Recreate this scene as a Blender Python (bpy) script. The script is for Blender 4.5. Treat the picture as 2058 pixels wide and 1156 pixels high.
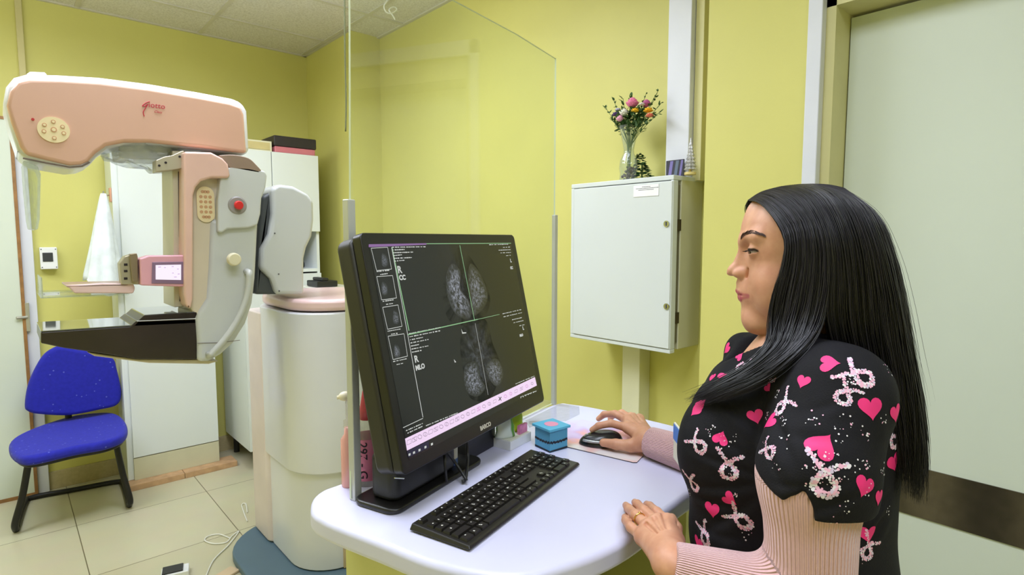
import bpy, bmesh, math, random
import numpy as np
from mathutils import Vector, Matrix
from mathutils.bvhtree import BVHTree
for o in list(bpy.data.objects): bpy.data.objects.remove(o, do_unlink=True)
SC = bpy.context.scene; COL = SC.collection
random.seed(7); np.random.seed(7)

# ---------------------------------------------------------------- camera
F, CX, CY, HOR, H = 1156.0, 1029.0, 578.0, 481.0, 1.45
PIT = math.atan((CY-HOR)/F)
YAW = math.atan((2337-CX)*math.cos(PIT)/F)
FH = np.array([math.cos(YAW), math.sin(YAW), 0.0])
FWD = np.array([FH[0]*math.cos(PIT), FH[1]*math.cos(PIT), -math.sin(PIT)])
RT = np.array([math.sin(YAW), -math.cos(YAW), 0.0])
UP = np.cross(RT, FWD)
CAM = np.array([0, 0, H])
cd = bpy.data.cameras.new('camera'); cam = bpy.data.objects.new('camera', cd); COL.objects.link(cam)
cd.sensor_width = 36; cd.lens = 36*F/2058; cd.clip_start = 0.02; cd.clip_end = 50
M = Matrix(((RT[0], UP[0], -FWD[0], 0), (RT[1], UP[1], -FWD[1], 0), (RT[2], UP[2], -FWD[2], H), (0, 0, 0, 1)))
cam.matrix_world = M; SC.camera = cam

# ---------------------------------------------------------------- world, lights, exposure
w = bpy.data.worlds.new('world'); SC.world = w; w.use_nodes = True
w.node_tree.nodes['Background'].inputs[0].default_value = (0.95, 0.97, 1, 1)
w.node_tree.nodes['Background'].inputs[1].default_value = 0.3
def area(name, loc, sx, sy, power, color, spread=180, rot=(0, 0, 0)):
    l = bpy.data.lights.new(name, 'AREA'); l.shape = 'RECTANGLE'; l.size = sx; l.size_y = sy
    l.energy = power; l.color = color; l.spread = math.radians(spread)
    o = bpy.data.objects.new(name, l); o.location = loc; o.rotation_euler = rot; COL.objects.link(o); return o
LC = (0.89, 0.955, 1.13)
area('ceiling_lamp_and_fill', (0.55, 2.3, 2.755), 1.1, 0.55, 30, LC, 172)
area('ceiling_lamp_and_fill', (-0.65, 2.9, 2.755), 1.1, 0.55, 22, LC, 172)  # extra unseen lamp, added to lift the rear of the room
area('ceiling_lamp_and_fill', (0.35, 0.75, 2.755), 1.1, 0.55, 15, LC, 160)
area('ceiling_lamp_and_fill', (0.3, -0.7, 2.755), 1.1, 0.55, 22, LC, 165)
for lx, ly, lw in ((0.55, 2.3, 17), (-0.65, 2.9, 16), (0.35, 0.6, 6)):      # upward fill lights added below the ceiling to brighten it and the upper walls
    area('ceiling_lamp_and_fill', (lx, ly, 2.45), 1.1, 0.3, lw, LC, 180, (math.pi, 0, 0))
SC.view_settings.view_transform = 'Standard'; SC.view_settings.look = 'None'
SC.view_settings.gamma = 1; SC.view_settings.exposure = 0.0; SC.view_settings.use_curve_mapping = False

# ---------------------------------------------------------------- helpers
def ray(x, y): return FWD + RT*(x-CX)/F - UP*(y-CY)/F
def P(x, y, X=None, Y=None, Z=None, D=None):
    d = ray(x, y)
    if X is not None: t = (X-CAM[0])/d[0]
    elif Y is not None: t = (Y-CAM[1])/d[1]
    elif Z is not None: t = (Z-CAM[2])/d[2]
    else: t = D/float(d@FH)
    return CAM + d*t
def lin(c):
    return tuple((v/255/12.92 if v/255 <= 0.04045 else ((v/255+0.055)/1.055)**2.4) for v in c)
MATS = {}
def mat(name, rgb, rough=0.5, metal=0.0, var=0.04, scale=8, bump=0.0, bscale=200, spec=0.5, coat=0.0, trans=0.0, sheen=0):
    if name in MATS: return MATS[name]
    m = bpy.data.materials.new(name); m.use_nodes = True; nt = m.node_tree; b = nt.nodes['Principled BSDF']
    c = lin(rgb)
    tc = nt.nodes.new('ShaderNodeTexCoord'); n = nt.nodes.new('ShaderNodeTexNoise'); n.inputs['Scale'].default_value = scale
    n.inputs['Detail'].default_value = 4
    r = nt.nodes.new('ShaderNodeValToRGB')
    r.color_ramp.elements[0].position = 0.3; r.color_ramp.elements[1].position = 0.7
    r.color_ramp.elements[0].color = tuple(max(0, v*(1-var)) for v in c)+(1,)
    r.color_ramp.elements[1].color = tuple(min(1, v*(1+var)) for v in c)+(1,)
    nt.links.new(tc.outputs['Object'], n.inputs['Vector']); nt.links.new(n.outputs['Fac'], r.inputs[0]); nt.links.new(r.outputs[0], b.inputs['Base Color'])
    b.inputs['Roughness'].default_value = rough; b.inputs['Metallic'].default_value = metal
    b.inputs['Specular IOR Level'].default_value = spec; b.inputs['Coat Weight'].default_value = coat
    if trans: b.inputs['Transmission Weight'].default_value = trans
    if sheen: b.inputs['Sheen Weight'].default_value = sheen
    if bump:
        n2 = nt.nodes.new('ShaderNodeTexNoise'); n2.inputs['Scale'].default_value = bscale; nt.links.new(tc.outputs['Object'], n2.inputs['Vector'])
        bp = nt.nodes.new('ShaderNodeBump'); bp.inputs['Strength'].default_value = bump; bp.inputs['Distance'].default_value = 0.002
        nt.links.new(n2.outputs['Fac'], bp.inputs['Height']); nt.links.new(bp.outputs[0], b.inputs['Normal'])
    MATS[name] = m; return m
def emit(name, rgb, s=1.0):
    if name in MATS: return MATS[name]
    m = bpy.data.materials.new(name); m.use_nodes = True; nt = m.node_tree
    b = nt.nodes['Principled BSDF']; b.inputs['Base Color'].default_value = (0.01, 0.01, 0.01, 1)
    b.inputs['Emission Color'].default_value = lin(rgb)+(1,); b.inputs['Emission Strength'].default_value = s; b.inputs['Roughness'].default_value = 0.4
    MATS[name] = m; return m
def glassy(name, tint=(1, 1, 1), gloss=0.08, opac=0.0, rough=0.02, ocol=(230, 235, 235)):
    """clear sheet: transparent, with a fresnel reflection and a little surface haze"""
    if name in MATS: return MATS[name]
    m = bpy.data.materials.new(name); m.use_nodes = True; nt = m.node_tree; N = nt.nodes; L = nt.links
    N.remove(N['Principled BSDF']); out = N['Material Output']
    t = N.new('ShaderNodeBsdfTransparent'); t.inputs[0].default_value = tint+(1,)
    g = N.new('ShaderNodeBsdfGlossy'); g.inputs['Roughness'].default_value = rough
    d = N.new('ShaderNodeBsdfDiffuse'); d.inputs[0].default_value = lin(ocol)+(1,)
    fr = N.new('ShaderNodeLayerWeight'); fr.inputs[0].default_value = 0.5; pw = N.new('ShaderNodeMath'); pw.operation = 'POWER'; pw.inputs[1].default_value = 3.0; L.new(fr.outputs['Facing'], pw.inputs[0]); ad = N.new('ShaderNodeMath'); ad.operation = 'ADD'; ad.inputs[1].default_value = 0.06; L.new(pw.outputs[0], ad.inputs[0])
    mm = N.new('ShaderNodeMath'); mm.operation = 'MULTIPLY'; mm.inputs[1].default_value = gloss*6
    L.new(ad.outputs[0], mm.inputs[0])
    m1 = N.new('ShaderNodeMixShader'); L.new(mm.outputs[0], m1.inputs[0]); L.new(t.outputs[0], m1.inputs[1]); L.new(g.outputs[0], m1.inputs[2])
    nz = N.new('ShaderNodeTexNoise'); nz.inputs['Scale'].default_value = 6
    ma = N.new('ShaderNodeMath'); ma.operation = 'MULTIPLY'; ma.inputs[1].default_value = opac*2; L.new(nz.outputs['Fac'], ma.inputs[0])
    m2 = N.new('ShaderNodeMixShader'); L.new(ma.outputs[0], m2.inputs[0]); L.new(m1.outputs[0], m2.inputs[1]); L.new(d.outputs[0], m2.inputs[2])
    L.new(m2.outputs[0], out.inputs[0]); MATS[name] = m; return m

def link(name, me, m=None, parent=None, smooth=False, bevel=0, seg=3, **kw):
    o = bpy.data.objects.new(name, me); COL.objects.link(o)
    if m is not None:
        for mm in (m if isinstance(m, (list, tuple)) else [m]): me.materials.append(mm)
    if smooth or bevel:
        me.shade_smooth()
    if bevel:
        b = o.modifiers.new('bevel', 'BEVEL'); b.width = bevel; b.segments = seg; b.limit_method = 'ANGLE'; b.angle_limit = math.radians(35)
        b.harden_normals = True
    if parent is not None:
        o.parent = parent; o.matrix_parent_inverse = Matrix.Translation(-parent.location) if parent.type == 'EMPTY' else Matrix()
    for k, v in kw.items(): o[k] = v
    return o
def thing(name, loc, label, cat, group=None):
    e = bpy.data.objects.new(name, None); COL.objects.link(e); e.location = Vector([float(v) for v in loc]); e.empty_display_size = 0.05
    e['label'] = label; e['category'] = cat
    if group: e['group'] = group
    return e
def mesh(verts, faces):
    me = bpy.data.meshes.new('m'); me.from_pydata([tuple(map(float, v)) for v in verts], [], faces); me.update(); return me
def fix(bm, name='m'):
    bmesh.ops.recalc_face_normals(bm, faces=bm.faces); me = bpy.data.meshes.new(name); bm.to_mesh(me); bm.free(); return me
def new(): return bmesh.new()
def box(bm, c, s, rz=0.0, mi=0, R=None):
    r = bmesh.ops.create_cube(bm, size=1)
    mm = Matrix.Translation(Vector([float(v) for v in c])) @ (R.to_4x4() if R is not None else Matrix.Rotation(rz, 4, 'Z')) @ Matrix.Diagonal((s[0], s[1], s[2], 1))
    bmesh.ops.transform(bm, matrix=mm, verts=r['verts'])
    for f in {f for v in r['verts'] for f in v.link_faces}: f.material_index = mi
    return bm
def bounds(bm, x0, x1, y0, y1, z0, z1, mi=0):
    return box(bm, ((x0+x1)/2, (y0+y1)/2, (z0+z1)/2), (abs(x1-x0), abs(y1-y0), abs(z1-z0)), 0, mi)
def prism(bm, pts, vec, mi=0):
    """extrude planar polygon pts (3-D) by vec"""
    n = len(pts); vec = Vector([float(v) for v in vec])
    a = [bm.verts.new([float(v) for v in p]) for p in pts]; b = [bm.verts.new(Vector([float(v) for v in p])+vec) for p in pts]
    fs = [bm.faces.new(a), bm.faces.new(b[::-1])]
    for i in range(n): fs.append(bm.faces.new((a[i], b[i], b[(i+1) % n], a[(i+1) % n])))
    for f in fs: f.material_index = mi
    return bm
def cyl(bm, c, r, h, axis=(0, 0, 1), seg=32, r2=None, mi=0):
    """cylinder starting at c going h along axis"""
    q = Vector([float(v) for v in axis]).normalized().to_track_quat('Z', 'Y').to_matrix().to_4x4()
    g = bmesh.ops.create_cone(bm, cap_ends=True, segments=seg, radius1=r, radius2=(r if r2 is None else r2), depth=h)
    bmesh.ops.transform(bm, matrix=Matrix.Translation(Vector([float(v) for v in c])) @ q @ Matrix.Translation((0, 0, h/2)), verts=g['verts'])
    for f in {f for v in g['verts'] for f in v.link_faces}: f.material_index = mi
    return bm
def ball(bm, c, r, seg=16, sc=(1, 1, 1), mi=0, R=None):
    g = bmesh.ops.create_uvsphere(bm, u_segments=seg, v_segments=max(6, seg//2), radius=r)
    bmesh.ops.transform(bm, matrix=Matrix.Translation(Vector([float(v) for v in c])) @ (R.to_4x4() if R is not None else Matrix()) @ Matrix.Diagonal((*sc, 1)), verts=g['verts'])
    for f in {f for v in g['verts'] for f in v.link_faces}: f.material_index = mi
    return bm
def catmull(pts, n=8, closed=False):
    pts = [np.array(p, float) for p in pts]; out = []; m = len(pts)
    for i in range(m if closed else m-1):
        if closed: p0, p1, p2, p3 = pts[i-1], pts[i], pts[(i+1) % m], pts[(i+2) % m]
        else: p0, p1, p2, p3 = pts[max(i-1, 0)], pts[i], pts[i+1], pts[min(i+2, m-1)]
        for k in range(n):
            t = k/n; out.append(0.5*((2*p1)+(-p0+p2)*t+(2*p0-5*p1+4*p2-p3)*t*t+(-p0+3*p1-3*p2+p3)*t**3))
    if not closed: out.append(pts[-1])
    return out
def tube(bm, path, r, seg=10, mi=0, cap=True, closed=False, flat=1.0):
    path = [Vector([float(v) for v in p]) for p in path]; n = len(path); rs = r if hasattr(r, '__len__') else [r]*n
    rings = []; up = None
    for i, p in enumerate(path):
        d = ((path[(i+1) % n]-path[i-1]) if closed else (path[min(i+1, n-1)]-path[max(i-1, 0)])).normalized()
        if up is None: up = Vector((0, 0, 1)) if abs(d.z) < 0.9 else Vector((1, 0, 0))
        s = d.cross(up).normalized(); u = s.cross(d).normalized(); up = u
        rings.append([bm.verts.new(p+(s*math.cos(2*math.pi*k/seg)+u*flat*math.sin(2*math.pi*k/seg))*rs[i]) for k in range(seg)])
    for i in range(n if closed else n-1):
        a, b = rings[i], rings[(i+1) % n]
        for k in range(seg):
            f = bm.faces.new((a[k], a[(k+1) % seg], b[(k+1) % seg], b[k])); f.material_index = mi
    if cap and not closed:
        bm.faces.new(rings[0][::-1]).material_index = mi; bm.faces.new(rings[-1]).material_index = mi
    return bm
def lathe(bm, c, prof, seg=32, mi=0, rib=0.0, nrib=12):
    c = Vector([float(v) for v in c]); rings = []
    for r, z in prof:
        rings.append([bm.verts.new(c+Vector((math.cos(2*math.pi*k/seg)*r*(1+rib*math.cos(nrib*2*math.pi*k/seg)), math.sin(2*math.pi*k/seg)*r*(1+rib*math.cos(nrib*2*math.pi*k/seg)), z))) for k in range(seg)])
    for a, b in zip(rings[:-1], rings[1:]):
        for k in range(seg): bm.faces.new((a[k], a[(k+1) % seg], b[(k+1) % seg], b[k])).material_index = mi
    return bm
def pY(pts, Y): return [P(x, y, Y=Y) for x, y in pts]
def pX(pts, X): return [P(x, y, X=X) for x, y in pts]
def pZ(pts, Z): return [P(x, y, Z=Z) for x, y in pts]
def rrect(x0, x1, y0, y1, r, n=8):
    out = []
    for cx, cy, a in ((x1-r, y1-r, 0), (x0+r, y1-r, 90), (x0+r, y0+r, 180), (x1-r, y0+r, 270)):
        for k in range(n+1):
            t = math.radians(a+90*k/n); out.append((cx+r*math.cos(t), cy+r*math.sin(t)))
    return out
def text_mesh(s, size, o, ex, ey, depth=0.0004, shear=0.0, align='LEFT', bold=0.0):
    """lettering as a mesh: origin o, baseline direction ex, up direction ey"""
    cu = bpy.data.curves.new('t', 'FONT'); cu.body = s; cu.size = size; cu.extrude = depth; cu.shear = shear; cu.align_x = align; cu.resolution_u = 3; cu.offset = bold
    ob = bpy.data.objects.new('t', cu); COL.objects.link(ob)
    dg = bpy.context.evaluated_depsgraph_get(); me = bpy.data.meshes.new_from_object(ob.evaluated_get(dg))
    bpy.data.objects.remove(ob, do_unlink=True)
    ex = Vector([float(v) for v in ex]).normalized(); ey = Vector([float(v) for v in ey]).normalized(); ez = ex.cross(ey)
    mm = Matrix((ex, ey, ez)).transposed().to_4x4(); mm.translation = Vector([float(v) for v in o]); me.transform(mm); return me
def join_meshes(mes):
    """mes: list of (mesh, material index)"""
    bm = bmesh.new()
    for me, mi in mes:
        k = len(bm.faces); bm.from_mesh(me); bm.faces.ensure_lookup_table()
        for f in bm.faces[k:]: f.material_index = mi
    me = bpy.data.meshes.new('m'); bm.to_mesh(me); bm.free(); return me
XA, YA, ZA = np.array([1., 0, 0]), np.array([0, 1., 0]), np.array([0, 0, 1.])
# ================================================================ ROOM
ZC, YB, XR, XR1, YJ, XR3, XD = 2.77, 4.2, 1.94, 1.73, 3.5, 1.8, 1.93
yellow = mat('yellow_wall_paint', (211, 206, 118), 0.55, var=0.025, scale=3, bump=0.12, bscale=90)
trimw = mat('white_trim_paint', (218, 220, 228), 0.4, var=0.02)
doorm = mat('pale_green_door_laminate', (214, 222, 208), 0.35, var=0.02, scale=2)
# floor tiles
fm = bpy.data.materials.new('floor_tiles'); fm.use_nodes = True; nt = fm.node_tree; b = nt.nodes['Principled BSDF']
tc = nt.nodes.new('ShaderNodeTexCoord'); mp = nt.nodes.new('ShaderNodeMapping'); mp.inputs['Location'].default_value = (0.39, 0.03, 0)
br = nt.nodes.new('ShaderNodeTexBrick'); br.offset = 0; br.inputs['Scale'].default_value = 1; br.inputs['Brick Width'].default_value = 0.6; br.inputs['Row Height'].default_value = 0.6
br.inputs['Mortar Size'].default_value = 0.0022; br.inputs['Mortar Smooth'].default_value = 0.1
br.inputs['Color1'].default_value = lin((202, 196, 164))+(1,); br.inputs['Color2'].default_value = lin((208, 202, 172))+(1,); br.inputs['Mortar'].default_value = lin((120, 112, 84))+(1,)
nz = nt.nodes.new('ShaderNodeTexNoise'); nz.inputs['Scale'].default_value = 7; nz.inputs['Detail'].default_value = 6
mx = nt.nodes.new('ShaderNodeMixRGB'); mx.blend_type = 'MULTIPLY'; mx.inputs[0].default_value = 0.12
nt.links.new(tc.outputs['Object'], mp.inputs[0]); nt.links.new(mp.outputs[0], br.inputs['Vector']); nt.links.new(tc.outputs['Object'], nz.inputs['Vector'])
nt.links.new(br.outputs['Color'], mx.inputs[1]); nt.links.new(nz.outputs['Color'], mx.inputs[2]); nt.links.new(mx.outputs[0], b.inputs['Base Color']); b.inputs['Roughness'].default_value = 0.32
# ceiling tiles
cm = bpy.data.materials.new('ceiling_tiles'); cm.use_nodes = True; nt = cm.node_tree; b = nt.nodes['Principled BSDF']
tc = nt.nodes.new('ShaderNodeTexCoord'); n1 = nt.nodes.new('ShaderNodeTexNoise'); n1.inputs['Scale'].default_value = 120; n1.inputs['Detail'].default_value = 8
rp = nt.nodes.new('ShaderNodeValToRGB'); rp.color_ramp.elements[0].position = 0.35; rp.color_ramp.elements[1].position = 0.6
rp.color_ramp.elements[0].color = lin((205, 200, 188))+(1,); rp.color_ramp.elements[1].color = lin((226, 222, 214))+(1,)
nt.links.new(tc.outputs['Object'], n1.inputs['Vector']); nt.links.new(n1.outputs['Fac'], rp.inputs[0]); nt.links.new(rp.outputs[0], b.inputs['Base Color']); b.inputs['Roughness'].default_value = 0.9
bp = nt.nodes.new('ShaderNodeBump'); bp.inputs['Strength'].default_value = 0.3; bp.inputs['Distance'].default_value = 0.003; nt.links.new(n1.outputs['Fac'], bp.inputs['Height']); nt.links.new(bp.outputs[0], b.inputs['Normal'])

X0, Y0 = -1.6, -1.8
def S(name, bm, m, **k):
    k.setdefault('bevel', 0); return link(name, fix(bm), m, kind='structure', **k)
S('floor', bounds(new(), X0, 2.3, Y0, YB+0.2, -0.1, 0), fm)
S('ceiling', bounds(new(), X0, 2.3, Y0, YB+0.2, ZC, ZC+0.1), cm)
# T-bar grid of the suspended ceiling, tied to its two visible directions
bm = new(); TW = 0.024
for x in (1.695, 1.03, 0.40, -0.22, -0.84, -1.46): bounds(bm, x-TW/2, x+TW/2, Y0, YB, ZC-0.005, ZC+0.01)
for y in (3.80-0.62*k for k in range(9)): bounds(bm, X0, XR, y-TW/2, y+TW/2, ZC-0.006, ZC+0.01)
bounds(bm, X0, XR1, YB-0.02, YB, ZC-0.008, ZC+0.01); bounds(bm, XR1-0.02, XR1, YJ, YB, ZC-0.008, ZC+0.01)
bounds(bm, XR-0.02, XR, 1.0, YJ, ZC-0.008, ZC+0.01)
S('trim_ceiling', bm, mat('ceiling_grid_metal', (205, 200, 184), 0.5))
S('wall_back', bounds(new(), X0, 2.3, YB, YB+0.15, 0, ZC), yellow)
bm = new(); prism(bm, [(2.3, YB, 0), (XR1, YB, 0), (XR1, YJ, 0), (XR, YJ, 0), (XR, 1.0, 0), (2.3, 1.0, 0)], (0, 0, ZC)); S('wall_right', bm, yellow)
YD = 0.685
bm = new(); bounds(bm, XR3, 2.3, YD, 1.045, 0, ZC); S('wall_right_pier', bm, yellow)
bm = new(); bounds(bm, XR3, 2.3, Y0, YD, 2.2, ZC); S('wall_right_over_door', bm, yellow)
S('wall_left', bounds(new(), X0-0.1, X0, Y0, YB, 0, ZC), yellow)
S('wall_front', bounds(new(), X0, 2.3, Y0-0.1, Y0, 0, ZC), yellow)
# big door on the right
S('door_1', bounds(new(), XD, XD+0.05, Y0, 0.655, 0.005, 2.105), doorm)
link('push_plate', fix(bounds(new(), XD-0.004, XD, Y0+0.1, 0.5, 0.655, 0.80)), mat('brushed_dark_steel', (120, 112, 100), 0.22, 0.9, var=0.15, scale=30), parent=bpy.data.objects['door_1'])
bm = new(); bounds(bm, XR3-0.012, XR3+0.02, YD-0.002, YD+0.038, 0, 2.26); bounds(bm, XR3-0.012, XR3+0.02, Y0, YD+0.038, 2.2, 2.26)
S('trim_1', bm, trimw, bevel=0.003)
bm = new(); bounds(bm, XR3+0.02, XD+0.06, 0.658, YD, 0, 2.2); bounds(bm, XR3+0.02, XD+0.06, Y0, YD, 2.115, 2.2)
S('trim_2', bm, mat('cream_jamb', (214, 208, 150), 0.5))
# left door in the back wall
bm = new(); bounds(bm, -0.75, 0.068, YB-0.045, YB-0.01, 0.02, 2.09); S('door_2', bm, doorm)
bm = new(); bounds(bm, 0.068, 0.083, YB-0.05, YB, 0.0, 2.105); bounds(bm, -0.75, 0.083, YB-0.05, YB, 2.09, 2.105); bounds(bm, -0.75, 0.083, YB-0.048, YB-0.005, 0.0, 0.02)
S('trim_3', bm, mat('brown_wood_edge', (150, 108, 62), 0.5, var=0.2, scale=30))
bm = new(); bounds(bm, 0.083, 0.135, YB-0.03, YB, 0, 2.1); S('trim_4', bm, trimw, bevel=0.003)
hb = new(); box(hb, (0.09, YB-0.04, 1.02), (0.02, 0.02, 0.16)); cyl(hb, (0.09, YB-0.05, 1.02), 0.008, 0.05, (-1, -0.3, 0)); link('door_latch', fix(hb), mat('worn_latch_metal', (190, 188, 176), 0.35, 0.6), parent=bpy.data.objects['door_2'], bevel=0.002)
bm = new(); bounds(bm, 0.135, XR1, YB-0.012, YB, 0, 0.105); bounds(bm, XR1-0.012, XR1, YJ, YB-0.012, 0, 0.105)
S('baseboard_back', bm, mat('baseboard_tile', (186, 172, 132), 0.4, var=0.08, scale=60), bevel=0.002)
S('baseboard_right', bounds(new(), XR-0.012, XR, 1.06, YJ, 0, 0.105), MATS['baseboard_tile'])
def tagset(o, label, cat, group=None):
    o['label'] = label; o['category'] = cat
    if group: o['group'] = group
    return o
# conduit on the back wall above the left door
o = link('wall_conduit', fix(bounds(new(), 0.128, 0.158, YB-0.02, YB, 2.1, ZC)), mat('painted_conduit', (206, 196, 140), 0.5), bevel=0.003)
tagset(o, 'narrow cream cable trunking rising to the ceiling on the back wall above the left door', 'conduit')
# breaker box
t = thing('breaker_box', (0.2, YB, 1.343), 'small white electrical breaker box with dark window on the yellow back wall', 'breaker box')
link('housing', fix(bounds(new(), 0.161, 0.238, YB-0.05, YB, 1.282, 1.405)), mat('breaker_white', (236, 238, 238), 0.35), parent=t, bevel=0.004)
bm = new(); bounds(bm, 0.172, 0.218, YB-0.054, YB-0.05, 1.325, 1.375)
link('window', fix(bm), mat('smoked_window', (62, 66, 70), 0.15), parent=t, bevel=0.002)
for x in (0.168, 0.231):
    for z in (1.293, 1.394): link('screw', fix(cyl(new(), (x, YB-0.05, z), 0.003, 0.002, (0, -1, 0), 12)), mat('dark_screw', (90, 90, 95), 0.4), parent=t)
# locker standing before the back wall
lx0, lx1, ly0, ly1 = 0.515, 0.974, 3.921, YB-0.02
white = mat('locker_white_laminate', (226, 232, 230), 0.3, var=0.015, scale=2)
t = thing('locker_cabinet', ((lx0+lx1)/2, 4.05, 0.03), 'tall narrow white locker seen through the opening of the imaging arm, standing on planks', 'cabinet')
link('carcass', fix(bounds(new(), lx0-0.03, lx1, ly0+0.02, ly1, 0.035, 1.95)), white, parent=t, bevel=0.002)
link('door', fix(bounds(new(), lx0, lx1, ly0, ly0+0.018, 0.17, 1.94)), white, parent=t, bevel=0.002)
link('kick_board', fix(bounds(new(), lx0, lx1, ly0+0.002, ly0+0.018, 0.035, 0.165)), mat('cream_kick_board', (206, 202, 172), 0.4), parent=t)
wood = mat('pinkish_plank_wood', (196, 158, 118), 0.55, var=0.15, scale=25)
for i, (a, b_) in enumerate(((0.47, 0.76), (0.762, 1.06))):
    o = link('wooden_plank', fix(bounds(new(), a, b_, 3.85, 3.98 if i else 4.1, 0.0, 0.034)), wood, bevel=0.002)
    tagset(o, ['short brown plank under the left side of the tall white locker', 'brown plank reaching past the right side of the tall white locker'][i], 'plank', 'planks under the locker')
# wardrobe in the corner
wx0, wx1, wy0 = 1.083, 1.565, 3.65
t = thing('wardrobe_cabinet', ((wx0+wx1)/2, 3.9, 0.0), 'white corner wardrobe with two doors and an open niche behind the machine', 'cabinet')
bm = new(); bounds(bm, wx0, wx0+0.018, wy0+0.02, YB-0.03, 0.14, 1.985); bounds(bm, wx1-0.018, wx1, wy0+0.02, YB-0.03, 0.14, 1.985)
bounds(bm, wx0+0.018, wx1-0.018, wy0+0.02, YB-0.03, 1.967, 1.985); bounds(bm, wx0+0.018, wx1-0.018, wy0+0.02, YB-0.03, 0.14, 0.16)
bounds(bm, wx0+0.018, wx1-0.018, YB-0.05, YB-0.03, 0.16, 1.967); bounds(bm, wx0+0.018, wx1-0.018, wy0+0.02, YB-0.05, 1.24, 1.26); bounds(bm, wx0+0.018, wx1-0.018, wy0+0.02, YB-0.05, 1.5, 1.52)
link('carcass', fix(bm), white, parent=t)
for a, b_, z0 in ((wx0, 1.268, 0.14), (1.272, wx1, 1.5)):
    link('door', fix(bounds(new(), a, b_, wy0, wy0+0.018, z0, 1.985)), white, parent=t, bevel=0.002)
link('door', fix(bounds(new(), 1.272, wx1, wy0, wy0+0.018, 0.14, 1.23)), white, parent=t, bevel=0.002)
for x in (wx0+0.05, wx1-0.05):
    for y in (wy0+0.06, YB-0.08): link('leg', fix(cyl(new(), (x, y, 0), 0.018, 0.14)), mat('black_plastic', (34, 34, 36), 0.4), parent=t)
bm = new(); bounds(bm, 1.08, 1.285, 3.68, 3.9, 1.986, 2.05); bounds(bm, 1.092, 1.273, 3.676, 3.68, 1.996, 2.04, 1)
o = link('cardboard_carton', fix(bm), [mat('cream_carton', (226, 222, 188), 0.6), mat('tan_carton_face', (206, 190, 132), 0.6, var=0.1)], bevel=0.002); tagset(o, 'flat cream carton on top of the corner wardrobe beside the black and pink box', 'box')
t = thing('storage_box', (1.42, 3.8, 1.986), 'flat pink box with black lid on top of the corner wardrobe', 'box')
link('tray', fix(bounds(new(), 1.30, 1.555, 3.67, 3.9, 1.986, 2.025)), mat('pink_box_plastic', (206, 120, 130), 0.4), parent=t, bevel=0.006)
link('lid', fix(bounds(new(), 1.295, 1.562, 3.665, 3.905, 2.026, 2.09)), mat('black_lid', (44, 38, 40), 0.5), parent=t, bevel=0.006)
o = link('black_pouch', fix(box(new(), (1.43, 3.78, 1.285), (0.11, 0.14, 0.045))), mat('black_plastic', (34, 34, 36), 0.4), bevel=0.015); tagset(o, 'small black pouch in the open niche of the corner wardrobe', 'pouch')
bm = new(); bounds(bm, 1.4, 1.62, 3.3, 3.6, 0.0, 1.13); t = thing('side_cabinet', (1.51, 3.45, 0), 'low pale side cabinet between the machine column and the right wall', 'cabinet')
link('body', fix(bm), mat('grey_white_laminate', (208, 208, 198), 0.4), parent=t, bevel=0.004)
link('top', fix(bounds(new(), 1.385, 1.635, 3.285, 3.6, 1.131, 1.16)), mat('side_top', (226, 224, 214), 0.35), parent=t, bevel=0.006)
o = link('telephone', fix(box(box(new(), (1.47, 3.42, 1.18), (0.13, 0.16, 0.036)), (1.46, 3.42, 1.207), (0.04, 0.15, 0.018))), mat('black_plastic', (34, 34, 36), 0.4), bevel=0.006); tagset(o, 'black handset lying on the low pale side cabinet', 'telephone')
# hanging gown on a hook at the locker side
def cone_cloth():
    bm = new(); rings = []; c = np.array([0.437, 3.865]); n = 48; K = 26
    for k in range(K+1):
        t = k/K; z = 1.70-0.50*t; rad = 0.012+0.068*t**0.8
        rg = []
        for i in range(n):
            a = 2*math.pi*i/n; f = 1+0.16*t*math.sin(5*a+1)+0.07*t*math.sin(9*a+2*t)
            zz = z-0.05*t*math.cos(a+0.9)*t - (0.02*math.sin(3*a) if k == K else 0)
            rg.append(bm.verts.new((c[0]+rad*f*math.cos(a)*1.05-0.02*t, c[1]+rad*f*math.sin(a)*0.75, zz)))
        rings.append(rg)
    for a, b_ in zip(rings[:-1], rings[1:]):
        for i in range(n): bm.faces.new((a[i], a[(i+1) % n], b_[(i+1) % n], b_[i]))
    return fix(bm)
cl = mat('white_gown_cloth', (226, 234, 238), 0.85, var=0.12, scale=14)
o = link('hanging_gown', cone_cloth(), cl, smooth=True); s = o.modifiers.new('s', 'SOLIDIFY'); s.thickness = 0.003
tagset(o, 'white faintly printed cloth hanging in a cone beside the tall locker', 'gown')
t = thing('coat_hook', (0.48, 3.97, 1.70), 'small pinkish hook strip on the side of the tall locker holding the white cloth', 'hook')
bm = new(); tube(bm, [(0.478, 3.97, 1.70), (0.45, 3.95, 1.69), (0.437, 3.865, 1.70), (0.437, 3.86, 1.712)], 0.004)
link('arm', fix(bm), mat('hook_metal', (190, 188, 180), 0.3, 0.7), parent=t)
link('backing', fix(bounds(new(), 0.476, 0.485, 3.95, 3.99, 1.66, 1.74)), mat('pink_sticker', (214, 160, 130), 0.5), parent=t, bevel=0.003)
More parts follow.
